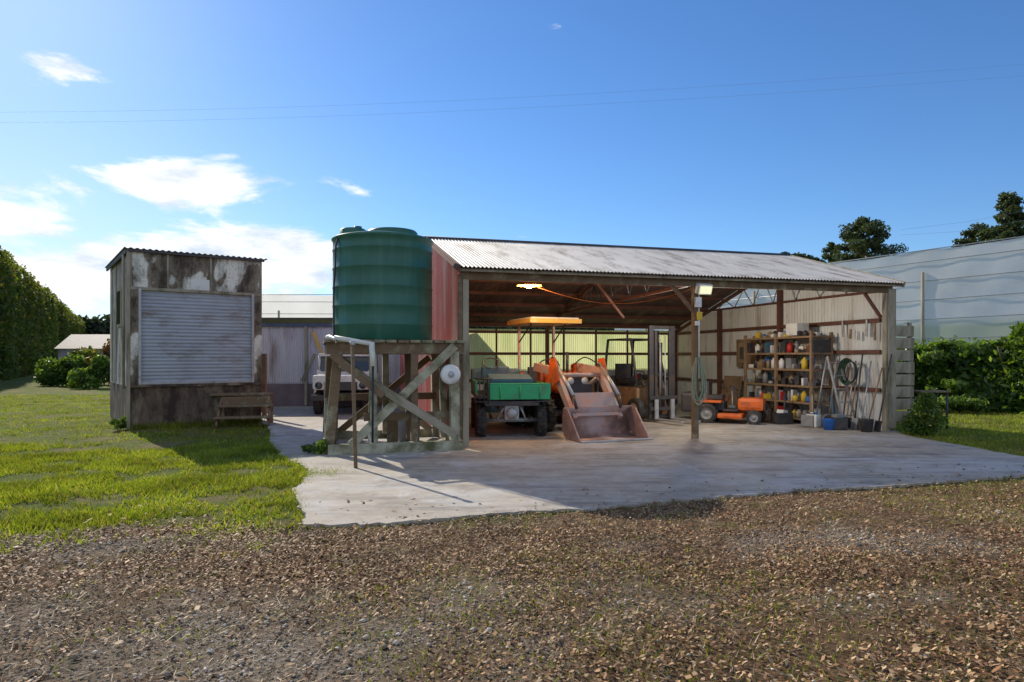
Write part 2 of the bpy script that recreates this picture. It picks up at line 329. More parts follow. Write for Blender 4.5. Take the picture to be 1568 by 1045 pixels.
P=np.concatenate([sample(220000,-10,-2,5.4,13),sample(130000,-22,-4,12,30)])
track=.9*np.exp(-((P[:,1]+.25*P[:,0]-11.0)/.5)**2)*(P[:,0]<-6)
keep=(~inpoly(P,slab))&(~inpoly(P,bfoot))&((P[:,1]-edge_y(P[:,0])+.9*snoise(P[:,0],P[:,1],3,5)+rng.normal(0,.45,len(P)))>.2)&(rng.uniform(size=len(P))<.48+.95*snoise(P[:,0],P[:,1],2.2,9)+.6*snoise(P[:,0],P[:,1],7,10)-track)
G1=P[keep]; blades('lawn_grass',G1,.05,.009,m_grass)
P=G1[rng.uniform(size=len(G1))<.012]; P=np.repeat(P,7,0)+rng.normal(0,.025,(len(P)*7,2)); blades('grass_tufts',P,.11,.008,m_grass,lean=.6)
P=sample(130000,8,22,10.2,26); keep=(~inpoly(P,slab))&(P[:,1]>edge_y(P[:,0])+.2)&(rng.uniform(size=len(P))<.6+.5*snoise(P[:,0],P[:,1],2.2,9))
blades('lawn_grass.001',P[keep],.05,.011,m_grass)
E=np.array(pts); E=E[(E[:,1]<15.5)]; E=np.repeat(E,14,0)+rng.normal(0,.05,(len(E)*14,2)); lf=(E[:,0]<-2.2)|(E[:,0]>8.1); dens=(snoise(E[:,0],E[:,1],2.5,11)>.0)&~lf
tuft=np.array([(-2.75,9.55)])+rng.normal(0,(.22,.2),(1500,2))
blades('edge_grass',np.concatenate([E[lf],tuft]),.05,.008,m_grass)
wallbase=np.stack([[BL[0]+.809*u_+.047,BL[1]+.588*u_-.073] for u_ in rng.uniform(0,2.9,1500)])+rng.normal(0,.05,(1500,2))
wd=sample(120000,-8,11,2.4,10); w_=(snoise(wd[:,0],wd[:,1],1.3,12)>.12)&(wd[:,1]<edge_y(wd[:,0]))&(rng.uniform(size=len(wd))<.5)
w2=(snoise(wd[:,0],wd[:,1],8,13)>.25)&(wd[:,1]<edge_y(wd[:,0]))&(rng.uniform(size=len(wd))<.4)
blades('weed_grass',np.concatenate([E[dens],wd[w_|w2]]),.034,.006,m_weed)
blades('weed_grass.001',wallbase,.16,.008,m_grass,lean=.3)
P=np.concatenate([sample(90000,-7,9,2.3,8),sample(35000,-8,12,6,11)]); P=P[(P[:,1]<edge_y(P[:,0])+.1)&(rng.uniform(size=len(P))<.55+.6*snoise(P[:,0],P[:,1],1.6,41))]
blades('dead_grass',P,.026,.0042,m_straw,lean=1.8)
P=np.concatenate([sample(150000,-7,9,2.3,6.5),sample(120000,-7,13,5,12)])
gv=gravelly(P[:,0],P[:,1])
m_=(P[:,1]<edge_y(P[:,0])+.10+.22*snoise(P[:,0],P[:,1],4,15)+rng.normal(0,.06,len(P)))&(rng.uniform(size=len(P))<np.clip(.55-.5*gv+.4*snoise(P[:,0],P[:,1],6,17)+.4*snoise(P[:,0],P[:,1],1.5,18),.05,.9))
P=P[m_]; leaves('fallen_leaves',np.c_[P,rng.uniform(-.015,.015,len(P))],.015,m_leaf,asp=.55,up=.62)
P=sample(3600,-6,9,2.6,12); P=P[(rng.uniform(size=len(P))<.6)&(P[:,1]<edge_y(P[:,0])+1.0)]; leaves('fallen_leaves.001',np.c_[P,np.full(len(P),.022)],.026,m_leaf,asp=.6,up=.7)
P=np.concatenate([sample(90000,-6,8,2.3,6.8),sample(60000,-8,11,5,10)])
m_=(P[:,1]<edge_y(P[:,0])+.02)&(rng.uniform(size=len(P))<np.clip(gravelly(P[:,0],P[:,1])*.7,.05,.8)); P=P[m_]; n=len(P)
octv=np.array([(1,0,0),(0,1,0),(-1,0,0),(0,-1,0),(0,0,.7),(0,0,-.7)]); octf=np.array([(0,1,4),(1,2,4),(2,3,4),(3,0,4),(1,0,5),(2,1,5),(3,2,5),(0,3,5)])
s=rng.gamma(1.9,.0030,n)[:,None,None]+.003; an=rng.uniform(0,6.28,n); V=octv[None]*s*rng.uniform(.6,1.3,(n,6,1)); V=np.stack([V[:,:,0]*np.cos(an)[:,None]-V[:,:,1]*np.sin(an)[:,None],V[:,:,0]*np.sin(an)[:,None]+V[:,:,1]*np.cos(an)[:,None],V[:,:,2]*.8],-1)
V+=np.c_[P,np.full(n,-.012)][:,None,:]
np_mesh('gravel',V.reshape(-1,3),(octf[None]+6*np.arange(n)[:,None,None]).reshape(-1,3),m_stone)
# ---------------------------------------------------------------- SHED
SL=(-.875,12.36); shed=empty('farm_shed',(*SL,0),16); W=9.5
c16,s16=math.cos(R(16)),math.sin(R(16))
def SW(s,t,z=0): return (SL[0]+c16*s-s16*t,SL[1]+s16*s+c16*t,z)
DP=9.2; RG=3.45
def rz_(y): return 3.32+.3*y if y<RG else 3.32+.3*RG-.29*(y-RG)
corr(shed,'roof_front',(-.18,-.3,rz_(-.3)),(W+.36,0,0),(0,RG+.3,.3*(RG+.3)),m_roof,amp=.014,nl=3)
corr(shed,'roof_back',(-.18,RG,rz_(RG)),(W+.36,0,0),(0,DP-RG+.2,-.29*(DP-RG+.2)),m_roof,amp=.011)
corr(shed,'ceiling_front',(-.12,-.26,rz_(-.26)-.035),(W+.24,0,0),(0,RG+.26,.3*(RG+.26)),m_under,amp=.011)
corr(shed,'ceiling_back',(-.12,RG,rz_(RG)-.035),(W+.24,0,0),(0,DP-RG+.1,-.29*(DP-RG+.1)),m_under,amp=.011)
rod(shed,'ridge_cap',(-.2,RG,rz_(RG)+.01),(W+.2,RG,rz_(RG)+.01),.045,m_dark)
sl=math.degrees(math.atan(.3))
for i,y in enumerate(np.linspace(.35,RG-.2,4)): box(shed,f'purlin_{i}',(W/2,y,rz_(y)-.1),(W,.05,.1),m_rust,(sl,0,0))
for i,y in enumerate(np.linspace(RG+.3,DP-.3,7)): box(shed,f'purlin_b{i}',(W/2,y,rz_(y)-.1),(W,.05,.1),m_rust,(-sl,0,0))
box(shed,'eave_beam',(W/2,-.03,3.13),(W+.1,.09,.19),m_timber_dark)
box(shed,'fascia',(W/2,-.2,3.19),(W+.3,.03,.06),m_timber)
for i,s_ in enumerate((0.02,4.72,W-.02)):
    rod(shed,f'rafter_f{i}',(s_,.06,rz_(.0)-.2),(s_,RG,rz_(RG)-.2),.045,m_rust,square=True)
    rod(shed,f'rafter_b{i}',(s_,RG,rz_(RG)-.2),(s_,DP,rz_(DP)-.2),.045,m_rust,square=True)
    if i:
        rod(shed,f'tie_{i}',(s_,.1,3.1),(s_,DP,2.95 if i<2 else 3.12),.03,m_rust,square=True)
        for k in range(8):
            y0=1.2+k*.9; ya=y0; yb=y0+.45
            up=rz_(yb)-.22; mm=m_steel if i==2 else m_dark
            if y0<7.3: rod(shed,f'web_{i}_{k}a',(s_,ya,3.12),(s_,yb,max(up,3.1)),.016,mm); rod(shed,f'web_{i}_{k}b',(s_,yb,max(up,3.1)),(s_,ya+.9,3.12),.016,mm)
posts=[(0.03,0,3.1),(4.72,0,3.1),(W-.06,0,3.1),(0.06,RG,4),(W-.08,RG+.1,4),(0.06,DP-.1,2.6),(4.72,DP-.1,2.6),(W-.08,DP-.1,2.6),(W-.08,6.4,3.1)]
for i,(x,y,h) in enumerate(posts): box(shed,f'post_{i}',(x,y,h/2),(.11,.11,h),m_timber if i in(0,2) else (m_timber_dark if i==1 else m_rust))
box(shed,'corner_board',(W+.03,-.07,1.6),(.2,.03,3.05),m_timber)
box(shed,'corner_board_left',(-.07,-.02,1.6),(.08,.08,3.05),m_timber_dark)
corr(shed,'side_wall_red',(-.05,.03,0),(0,DP-.03,0),(0,0,1),m_redwall,topfn=lambda u:rz_(u*DP)-.06,amp=.013)
box(shed,'barge_board',(-.14,RG/2-.15,(rz_(-.3)+rz_(RG))/2-.03),(.03,(RG+.3)*1.044,.13),m_rust,(sl,0,0))
box(shed,'barge_board_right',(W+.14,RG/2-.15,(rz_(-.3)+rz_(RG))/2-.03),(.03,(RG+.3)*1.044,.13),m_timber,(sl,0,0))
corr(shed,'side_wall_right',(W,0,0),(0,DP,0),(0,0,1),m_wallin,topfn=lambda u:(rz_(u*DP)-.06) if u*DP<RG+.1 else min(3.08,rz_(u*DP)-.06),amp=.016,pitch=.11)
corr(shed,'back_wall_lower',(0,DP,0),(W,0,0),(0,0,1.25),m_wallin,amp=.011)
corr(shed,'back_wall_light_panels',(0,DP,1.2),(W,0,0),(0,0,1.35),m_fib,amp=.011)
for z in (.9,1.75,2.45):
    box(shed,f'girt_b{z}',(W/2,DP-.09,z),(W-.2,.06,.09),m_rust); box(shed,f'girt_r{z}',(W-.07,DP/2,z),(.05,DP-.3,.09),m_rust)
    box(shed,f'girt_l{z}',(.05,DP/2,z),(.05,DP-.3,.09),m_rust)
for i in range(8): box(shed,f'stud_b{i}',(.7+i*1.15,DP-.1,1.3),(.06,.05,2.5),m_rust)
rod(shed,'brace_1',(4.72,0,2.5),(4.2,0,3.05),.03,m_timber_dark,square=True); rod(shed,'brace_2',(4.72,0.1,2.6),(4.72,.8,3.1),.03,m_rust,square=True)
rod(shed,'brace_3',(4.72,3.3,2.6),(3.6,3.3,3.9),.03,m_rust,square=True); rod(shed,'brace_4',(W-.1,.1,2.5),(W-.6,.1,3.1),.03,m_rust,square=True)
tube(shed,'extension_cord',[(1.9,1.5,3.1),(2.6,1.3,2.85),(3.4,1,2.72),(4.2,.5,2.8),(4.7,.1,3.0)],.007,m_cord)
tube(shed,'hanging_cable',[(.1,.1,3.0),(.08,-.02,2.2),(.1,-.03,1.2),(.06,-.02,.5)],.009,m_wire)
def emis(name,c,st):
    m,nt,b=new_mat(name); b.inputs['Base Color'].default_value=(*c,1); b.inputs['Emission Color'].default_value=(*c,1); b.inputs['Emission Strength'].default_value=st; return m
pl=empty('pendant_lamp',SW(1.7,1.45,0),16)
lathe(pl,'shade',[(.03,3.3),(.06,3.28),(.1,3.2),(.25,3.14),(.26,3.12)],m_canopy)
lathe(pl,'bulb',[(.001,3.17),(.08,3.16),(.1,3.12),(.06,3.08),(.001,3.06)],emis('warm_bulb',(1,.65,.28),4))
rod(pl,'stem',(0,0,3.28),(0,0,3.65),.012,m_dark)
L=bpy.data.lights.new('lamp_glow','POINT'); L.energy=135; L.color=(1,.66,.36); L.shadow_soft_size=.1; lo_=bpy.data.objects.new('lamp_glow',L); lo_.location=(0,0,2.98); link(lo_,pl)
pe=empty('post_floodlight',SW(4.72,-.1,0),16)
box(pe,'housing',(.1,-.06,2.98),(.3,.14,.2),m_white,(20,0,0)); box(pe,'lens',(.1,-.138,2.95),(.25,.012,.15),emis('flood_lens',(1,.97,.6),.7),(20,0,0)); rod(pe,'bracket',(0,.05,2.8),(.1,0,2.95),.015,m_dark)
L=bpy.data.lights.new('flood_glow','POINT'); L.energy=190; L.color=(1,.93,.82); L.shadow_soft_size=.15; lo_=bpy.data.objects.new('flood_glow',L); lo_.location=(.9,1.5,2.7); link(lo_,pe)
eb=empty('electrical_switch_box',SW(4.72,-.09,0),16)
box(eb,'case',(0,-.02,2.72),(.13,.07,.2),m_white); box(eb,'cover',(0.03,-.03,2.45),(.1,.05,.16),m_yel); box(eb,'socket',(-.02,-.03,2.3),(.09,.06,.09),m_pvc); rod(eb,'conduit',(.03,-.01,1.2),(.03,-.01,2.9),.012,m_pvc)
rc=empty('rope_coil',SW(4.72,-.12,0),16)
for i in range(9):
    w_=.06+.016*i; zt=1.62; zb=.75+random.uniform(-.15,.15)
    tube(rc,f'loop_{i}',[(-w_*.3,0,zt),(-w_,-.03-.01*i,zt-.25),(-w_*.9,-.02,zb+.15),(0,-.03,zb),(w_,-.03,zb+.2),(w_*.8,-.02,zt-.3),(w_*.3,0,zt)],.009,m_rope if i%3 else m_hose)
# ---------------------------------------------------------------- TANK + STAND
TS=(-2.95,11.5); st=empty('water_tank_stand',(*TS,0),16)
tw,td,th=2.0,2.0,1.93
G=m_timber_green
for i,(x,y) in enumerate(((0,0),(tw,0),(0,td),(tw,td))): 
    rod(st,f'leg_{i}',(x+(-.14 if x==0 else .02),y,-.02),(x+(.02 if x==0 else 0),y,th-.2),.08,G if i%2 else m_timber_dark,square=True)
for i,(x,y) in enumerate(((.62,.0),(1.3,.0),(.65,td/2),(1.35,td/2),(1.0,td),(-.02,td/2),(tw,td/2))):
    rod(st,f'midleg_{i}',(x,y,.1),(x+.03*(i%3-1),y,th-.2),.06,m_timber_dark if i%2 else G,square=True)
box(st,'beam_f',(tw/2,0,th-.15),(tw+.35,.12,.19),m_timber_dark); box(st,'beam_b',(tw/2,td,th-.15),(tw+.35,.12,.19),G); box(st,'beam_m',(tw/2,td/2,th-.15),(tw+.3,.12,.19),m_timber_dark)
box(st,'beam_side_l',(-.1,td/2,th-.16),(.1,td-.14,.17),G); box(st,'beam_side_r',(tw+.06,td/2,th-.16),(.1,td-.14,.17),G)
box(st,'sill_f',(tw/2,-.13,.09),(tw+.3,.13,.17),G); box(st,'sill_b',(tw/2,td+.12,.08),(tw+.2,.12,.16),G); box(st,'mid_rail',(tw/2+.2,.1,.6),(1.5,.06,.14),m_timber_dark); box(st,'mid_rail_b',(tw/2,td-.12,.85),(tw,.06,.14),m_timber_dark)
box(st,'sill_l',(-.16,td/2,.1),(.12,td-.3,.15),G); box(st,'sill_r',(tw+.1,td/2,.1),(.12,td-.3,.15),G)
for i in range(12): box(st,f'deck_{i}',(-.12+i*(tw+.24)/11,td/2,th-.03),(.175,td+.3+random.uniform(-.06,.06),.05),G if i%3 else m_timber_dark)
plank(st,'brace_f1',(.22,-.12,.15),(tw+.0,-.12,th-.1),.15,.05,G)
plank(st,'brace_f2',(0.05,-.18,th-.4),(tw-.02,-.18,.28),.14,.05,m_timber)
plank(st,'brace_f3',(-.1,-.24,th-.25),(.75,-.24,th-.95),.12,.045,m_timber_dark)
rod(st,'brace_l1',(-.15,.1,.15),(-.1,td-.1,th-.3),.025,G,square=True,w=.13); rod(st,'brace_l2',(-.1,.1,th-.3),(-.15,td-.1,.15),.025,m_timber_dark,square=True,w=.13); rod(st,'brace_r1',(tw+.12,.1,th-.3),(tw+.14,td-.1,.15),.025,m_timber_dark,square=True,w=.13)
plank(st,'brace_b1',(.1,td+.1,.15),(tw-.1,td+.1,th-.3),.13,.05,m_timber_dark); plank(st,'brace_b2',(.1,td-.1,th-.3),(tw-.1,td-.1,.15),.13,.05,m_timber)
tk=empty('water_tank',(-2.40,12.70,th),0)
rt=.905; TH=1.86
prof=[(.001,0),(rt-.02,0),(rt,.03)]; body=[]
for i,h in enumerate(np.linspace(.28,TH-.22,5)):
    body+=[(rt,h-.025),(rt+.009,h-.010),(rt+.009,h+.010),(rt,h+.025)]
prof+=body+[(rt,TH-.05),(rt+.025,TH-.03),(rt+.025,TH+.0),(rt-.02,TH+.02),(rt*.8,TH+.06),(rt*.5,TH+.11),(rt*.25,TH+.13),(.001,TH+.13)]
lathe(tk,'body',prof,m_tank,seg=72)
lathe(tk,'lid',[(.46,TH+.04),(.46,TH+.12),(.43,TH+.15),(.28,TH+.17),(.001,TH+.175)],m_tank,loc=(.2,-.15,0),seg=40)
lathe(tk,'inlet_strainer',[(.24,TH-.02),(.24,TH+.17),(.21,TH+.19),(.001,TH+.2)],m_tank,loc=(-.52,-.15,0),seg=32)
lathe(tk,'inlet_cap',[(.07,TH+.19),(.07,TH+.23),(.001,TH+.24)],m_tank,loc=(-.42,-.2,0),seg=16)
tube(tk,'overflow_hose',[(-.66,-.55,TH+.01),(-.72,-.64,TH-.1),(-.72,-.63,1.3),(-.8,-.5,.8),(-.76,-.57,.05)],.016,m_wire)
pp=empty('pvc_water_pipe',(*TS,0),16)
tube(pp,'pipe_run',[(-.15,.5,th+.05),(-.12,-.1,th+.04),(.0,-.3,th-.02)],.035,m_pvc); rod(pp,'pipe_a',(-.05,-.3,th+.02),(.55,-.33,th-.08),.038,m_pvc); rod(pp,'pipe_b',(.55,-.33,th-.05),(.57,-.33,th-.45),.048,m_pvc); rod(pp,'pipe_c',(.57,-.33,th-.45),(.57,-.27,.2),.018,m_wire)
fl=empty('round_meter_dial',SW(-.33,-.45,0),16)
lathe(fl,'disc',[(.001,.07),(.13,.065),(.17,.04),(.175,-.03),(.001,-.04)],m_white,loc=(0,0,1.33),rot=(90,0,0),seg=28); lathe(fl,'hub',[(.001,.1),(.05,.1),(.06,.06)],m_steel,loc=(0,0,1.33),rot=(90,0,0),seg=16)
rod(fl,'mount',(0,.03,1.33),(0,.3,1.33),.03,m_dark)
ps=g(545,718); po=empty('pipe_post',(ps[0],ps[1],0),0); rod(po,'shaft',(0,0,-.05),(-.05,.0,1.82),.028,m_timber_dark); rod(po,'cap',(-.05,0,1.8),(-.052,0,1.86),.04,m_steel)
wb=empty('timber_offcut',g(570,690)+(0,),10); box(wb,'block',(0,0.3,.15),(.16,.16,.3),m_white); box(wb,'board',(.35,.5,.25),(.2,.04,.5),m_timber_dark,(12,0,0))
dr=empty('plastic_drum',(-2.0,13.2,0),0); lathe(dr,'barrel',[(.001,0),(.2,0),(.22,.1),(.22,.5),(.18,.58),(.05,.6),(.05,.63),(.001,.63)],m_grey,seg=24)
# ---------------------------------------------------------------- LEFT BUILDING
lb=empty('packing_shed',(*BL,0),36); lw,ld,lh=2.92,4.0,4.08
box(lb,'base',(lw/2,ld/2,.475),(lw,ld,.95),m_base,bev=.01)
box(lb,'base_ledge',(lw/2,-.01,.97),(lw+.04,.1,.06),m_base)
box(lb,'wall_left',(.06,ld/2,2.5),(.12,ld-.004,3.1),m_mould2); box(lb,'wall_right',(lw-.06,ld/2,2.5),(.12,ld-.004,3.1),m_mould); box(lb,'wall_back',(lw/2,ld-.06,2.5),(lw-.25,.12,3.1),m_mould)
box(lb,'lintel_wall',(lw/2,.05,3.62),(lw-.01,.11,.86),m_mould)
box(lb,'pier_l',(.09,.03,2.1),(.17,.14,2.2),m_mould); box(lb,'pier_r',(lw-.1,.03,2.1),(.2,.14,2.2),m_mould)
for i,x in enumerate((.02,.78,1.72,lw-.02)): box(lb,f'batten_{i}',(x,-.02,3.63),(.045,.03,.82),m_timber)
box(lb,'patch_panel',(1.48,-.017,3.36),(.42,.012,.26),m_white); box(lb,'head_trim',(lw/2,-.025,3.2),(lw,.05,.07),m_timber)
prof=[]
for k in range(26*6+1):
    z_=1.0+k*(2.17/156); prof.append((.02+.008*math.sin(k/6*2*math.pi),z_))
o=extrude_x(lb,'roller_door',prof,.18,lw-.2,m_roller)
for p in o.data.polygons: p.use_smooth=True
box(lb,'door_guide_l',(.2,-.03,2.1),(.06,.05,2.2),m_steel); box(lb,'door_guide_r',(lw-.22,-.03,2.1),(.06,.05,2.2),m_steel); box(lb,'door_bottom_rail',(lw/2,0.0,1.03),(lw-.4,.05,.06),m_steel)
box(lb,'corner_post',(-.03,-.03,2.05),(.07,.07,4.1),m_timber)
corr(lb,'roof_sheet',(-.12,-.12,4.1),(lw+.24,0,0),(0,ld+.24,-.02),m_dark,amp=.014,pitch=.13); box(lb,'roof_edge',(lw/2,-.07,4.06),(lw+.1,.04,.07),m_dark); box(lb,'roof_edge_side',(-.07,ld/2,4.04),(.04,ld+.1,.1),m_dark)
box(lb,'window_frame',(-.015,1.7,2.85),(.05,.75,.95),m_timber); box(lb,'window_glass',(-.045,1.7,2.85),(.012,.6,.8),m_glass)
for i,y in enumerate((.9,2.5,3.4)): box(lb,f'side_batten_{i}',(-.012,y,2.5),(.03,.05,3.0),m_timber)
rod(lb,'downpipe',(-.08,.4,.9),(-.08,.4,4.0),.03,m_timber)
sp_=g(372,652); ws=empty('wooden_steps',(sp_[0],sp_[1],0),14)
for i,x in enumerate((-.52,.6)):
    box(ws,f'stringer_{i}',(x,.03,.34),(.05,1.14,.17),m_timber_dark,(37,0,0)); rod(ws,f'leg_{i}',(x,.5,0),(x,.5,.7),.04,m_timber_dark,square=True)
box(ws,'top_tread',(-.08,.46,.73),(1.42,.36,.06),m_timber_dark); box(ws,'mid_tread',(0.04,.06,.47),(1.26,.3,.05),m_timber_dark); box(ws,'low_tread',(0.04,-.28,.22),(1.26,.3,.05),m_timber_dark); box(ws,'riser',(.04,.2,.58),(1.1,.03,.2),m_timber_dark)
ps=g(409,640); tp=empty('timber_post',(ps[0],ps[1]-.2,0),0); box(tp,'shaft',(0,0,.85),(.11,.1,1.75),m_board)
# ---------------------------------------------------------------- back-left
cs=empty('corrugated_lean_to',(-9.3,22.5,0),2)
corr(cs,'wall',(0,0,.75),(7.5,0,0),(0,0,1.9),m_lilac,amp=.012); box(cs,'lower_wall',(3.75,.03,.4),(7.5,.05,.8),M('purple_brown_wall',(.24,.17,.2),(.17,.12,.13),2,.8))
box(cs,'roof',(3.75,1.4,2.82),(7.8,3.3,.05),m_dark,(-3,0,0)); box(cs,'fascia',(3.75,-.06,2.7),(7.6,.05,.12),M('blue_fascia',(.12,.15,.24),None)); box(cs,'end_wall',(.0,1.5,1.35),(.06,3,2.6),m_lilac)
for i in range(4): box(cs,f'post_{i}',(.2+i*2.3,-.06,1.35),(.09,.09,2.6),m_timber)
box(cs,'leaning_board',(2.95,-.12,1.95),(.10,.03,1.1),m_canopy,(0,-20,0)); box(cs,'leaning_board_b',(2.6,-.12,1.3),(.1,.03,1.0),m_timber,(0,25,0))
tr=empty('white_farm_truck',(-4.95,20.2,0),8)
box(tr,'hood',(0,-.5,.92),(1.55,1.1,.42),m_white,bev=.07); box(tr,'cab_lower',(0,.5,.95),(1.6,1.1,.6),m_white,bev=.06); box(tr,'cab_glass',(0,.5,1.43),(1.46,.98,.45),m_glass,bev=.05); box(tr,'cab_roof',(0,.5,1.7),(1.5,1.05,.09),m_white,bev=.03)
for x in (-.73,.73): rod(tr,'pillar',(x,.0,1.2),(x,.03,1.68),.035,m_white); rod(tr,'pillar_b',(x,1,1.2),(x,.98,1.68),.035,m_white)
box(tr,'bumper',(0,-1.1,.5),(1.6,.12,.16),m_dark); box(tr,'grille',(0,-1.06,.82),(.9,.04,.24),m_dark); box(tr,'windscreen',(0,.0,1.42),(1.35,.02,.42),m_glass,(-12,0,0))
for x in (-.6,.6): lathe(tr,'headlamp',[(.001,.03),(.08,.02),(.1,0)],m_glass,loc=(x,-1.08,.84),rot=(90,0,0),seg=20)
box(tr,'tray',(0,2.0,.95),(1.7,1.8,.3),m_white); box(tr,'chassis',(0,.8,.55),(.8,3.6,.16),m_dark)
for x in (-.68,.68):
    wheel(tr,'front_wheel',(x,-.55,.36),.36,.22,m_steel,lugs=0); wheel(tr,'rear_wheel',(x,2.0,.36),.36,.22,m_steel,lugs=0)
# ---------------------------------------------------------------- netting
def netwall(name,p0,p1,h,posts,z0=.0,thick=.06,wires=5):
    e=empty(name,(0,0,0)); p0=np.array(p0,float);p1=np.array(p1,float); L_=np.linalg.norm(p1-p0); n=int(L_/.4); k=16
    nrm=np.array([-(p1-p0)[1],(p1-p0)[0]])/L_; vs=[]
    for j in range(k+1):
        for i in range(n+1):
            u=i/n; w_=.035*math.sin(u*L_*.9+j*.3)*math.sin(j/k*math.pi)+.02*math.sin(u*L_*3.3+j)
            q=p0+(p1-p0)*u+nrm*w_; sag=-.06*abs(math.sin(u*L_/posts*math.pi))
            vs.append((q[0],q[1],z0+(h-z0)*j/k+sag*(j/k)))
    m=n+1; fs=[(j*m+i,j*m+i+1,(j+1)*m+i+1,(j+1)*m+i) for j in range(k) for i in range(n)]
    np_mesh('net',vs,fs,m_net,e,True)
    for i in range(int(L_/posts)+1):
        q=p0+(p1-p0)*min(1,i*posts/L_); rod(e,f'pole_{i}',(q[0],q[1]-.15,0),(q[0],q[1]-.15,h-.9),thick,m_timber)
    for j,z_ in enumerate(np.linspace(h*.4,h*.92,wires)):
        rod(e,f'wire_{j}',(p0[0],p0[1]-.13,z_),(p1[0],p1[1]-.13,z_),.016,m_steel)
    rod(e,'top_cable',(p0[0],p0[1]-.02,h),(p1[0],p1[1]-.02,h),.02,m_steel)
    return e
netwall('shade_net_windbreak',(22.9,16.3),(7,46.4),6.0,4.4)
netwall('shade_net_windbreak.001',(-19,38),(-3,38.6),5.15,6)
# ---------------------------------------------------------------- hedges / shrubs / trees
def hedge(name,p0,p1,wd,h,ls,n,mat,rough=.25,fq=1.3,vstr=0,pw=1.35):
    e=empty(name,(0,0,0)); p0=np.array(p0,float);p1=np.array(p1,float); L_=np.linalg.norm(p1-p0); d=(p1-p0)/L_; nr=np.array([d[1],-d[0]])
    u=L_*rng.uniform(0,1,n)**pw
    per=2*h+wd; q=rng.uniform(0,per,n); side=np.where(q<h,-1,np.where(q<h+wd,0,1))
    off=np.where(side==-1,-wd/2,np.where(side==1,wd/2,q-h-wd/2)); zz=np.where(side==-1,q,np.where(side==1,per-q,h))
    f=rough*(snoise(u,zz*(1-vstr),fq,71)*2.2+rng.normal(0,.6,n))
    rnd=1-.12*(zz/h)**3
    off=off*rnd+np.where(side==0,rng.normal(0,.1,n),side*f); zz=np.where(side==0,zz+f*.9,zz-.25*rough*np.abs(off)/wd)
    zz=np.clip(zz,0.02,None)
    P=np.stack([p0[0]+d[0]*u+nr[0]*off,p0[1]+d[1]*u+nr[1]*off,zz],1); leaves('foliage',P,ls,mat,e)
    an=math.degrees(math.atan2(d[1],d[0])); c=(p0+p1)/2; box(e,'core',(c[0],c[1],(h-rough)/2),(L_,wd*.7,h-rough*2),m_core,(0,0,an),bev=.2)  # dark solid box added inside the leaves to block light
    return e
hedge('tall_shelter_hedge',(-28,30),(-96,150),4,9.2,.18,90000,m_hedge_b,.28,.9,.75,1.5)
hedge('distant_hedge',(-130,152),(110,155),5,10.4,.8,16000,m_far,.6,.3,0,1)
hedge('leafy_shrub_hedge',(12.9,25.6),(16.8,19.0),1.8,1.85,.10,26000,m_bush,.26,1.6,0,1)
hedge('leafy_shrub_hedge.001',(16.6,19.4),(24,14),1.8,1.85,.10,18000,m_bush,.26,1.6,0,1)
def blob(name,c,r,n,ls,mat,trunk=True):
    e=empty(name,(c[0],c[1],0)); P=[]
    for k in range(9):
        cc=rng.normal(0,.45,3)*np.array(r); rr=np.array(r)*rng.uniform(.35,.6)
        q=rng.normal(size=(n//9,3)); q/=np.linalg.norm(q,axis=1)[:,None]; P.append(cc+q*rr*rng.uniform(.5,1.1,(len(q),1)))
    P=np.concatenate(P)+np.array([0,0,c[2]]); P=P[P[:,2]>.02]; leaves('foliage',P,ls,mat,e)
    if trunk:
        for k in range(4): rod(e,f'stem_{k}',(0,0,0),(rng.normal(0,.3)*r[0],rng.normal(0,.3)*r[1],c[2]),.03,m_bark)
    return e
blob('garden_shrub',(-25.8,40,1.0),(1.5,1.2,1.2),6000,.11,m_bush); blob('garden_shrub.001',(-22.2,36.5,.7),(1.1,1.0,.9),4500,.10,m_bush)
blob('garden_shrub.002',(-29,47,1.2),(1.6,1.2,1.4),4500,.14,m_hedge_b); blob('garden_shrub.003',(-24.5,41,1.3),(.9,.9,1.5),3000,.12,leafmat('red_shrub_leaf',(.22,.07,.05),(.12,.12,.04),.4,.5))
blob('low_shrub',(8.75,14.4,.35),(.4,.4,.42),5000,.035,m_bush); blob('low_shrub.002',(14,20.5,.25),(1.8,.5,.3),4000,.06,m_bush)
for i,(x_,y_,z_) in enumerate(((13.9,22.4,1.85),(15.2,20.6,1.95),(16.4,18.9,1.85),(14.5,21.2,.7),(18.2,17.8,1.9))): blob(f'climbing_vine' if i==0 else f'climbing_vine.{i:03d}',(x_,y_,z_),(.95,.6,.38),2400,.10,m_bush)
blob('weed_clump',(-3.2,11.55,.1),(.25,.2,.16),1500,.03,m_bush,False); blob('weed_clump.001',(-8.85,15.35,.1),(.15,.3,.16),1500,.03,m_bush,False)
hr=empty('distant_farmhouse',(-37,61,0),0); box(hr,'walls',(0,0,1.2),(4.5,4,2.4),m_lilac)
poly_x(hr,'roof',[(-2.3,2.4),(0,3.7),(2.3,2.4)],0,4.8,M('house_roof',(.35,.3,.28),None)); box(hr,'window',(1,-2.02,1.4),(1,.05,.9),m_glass)
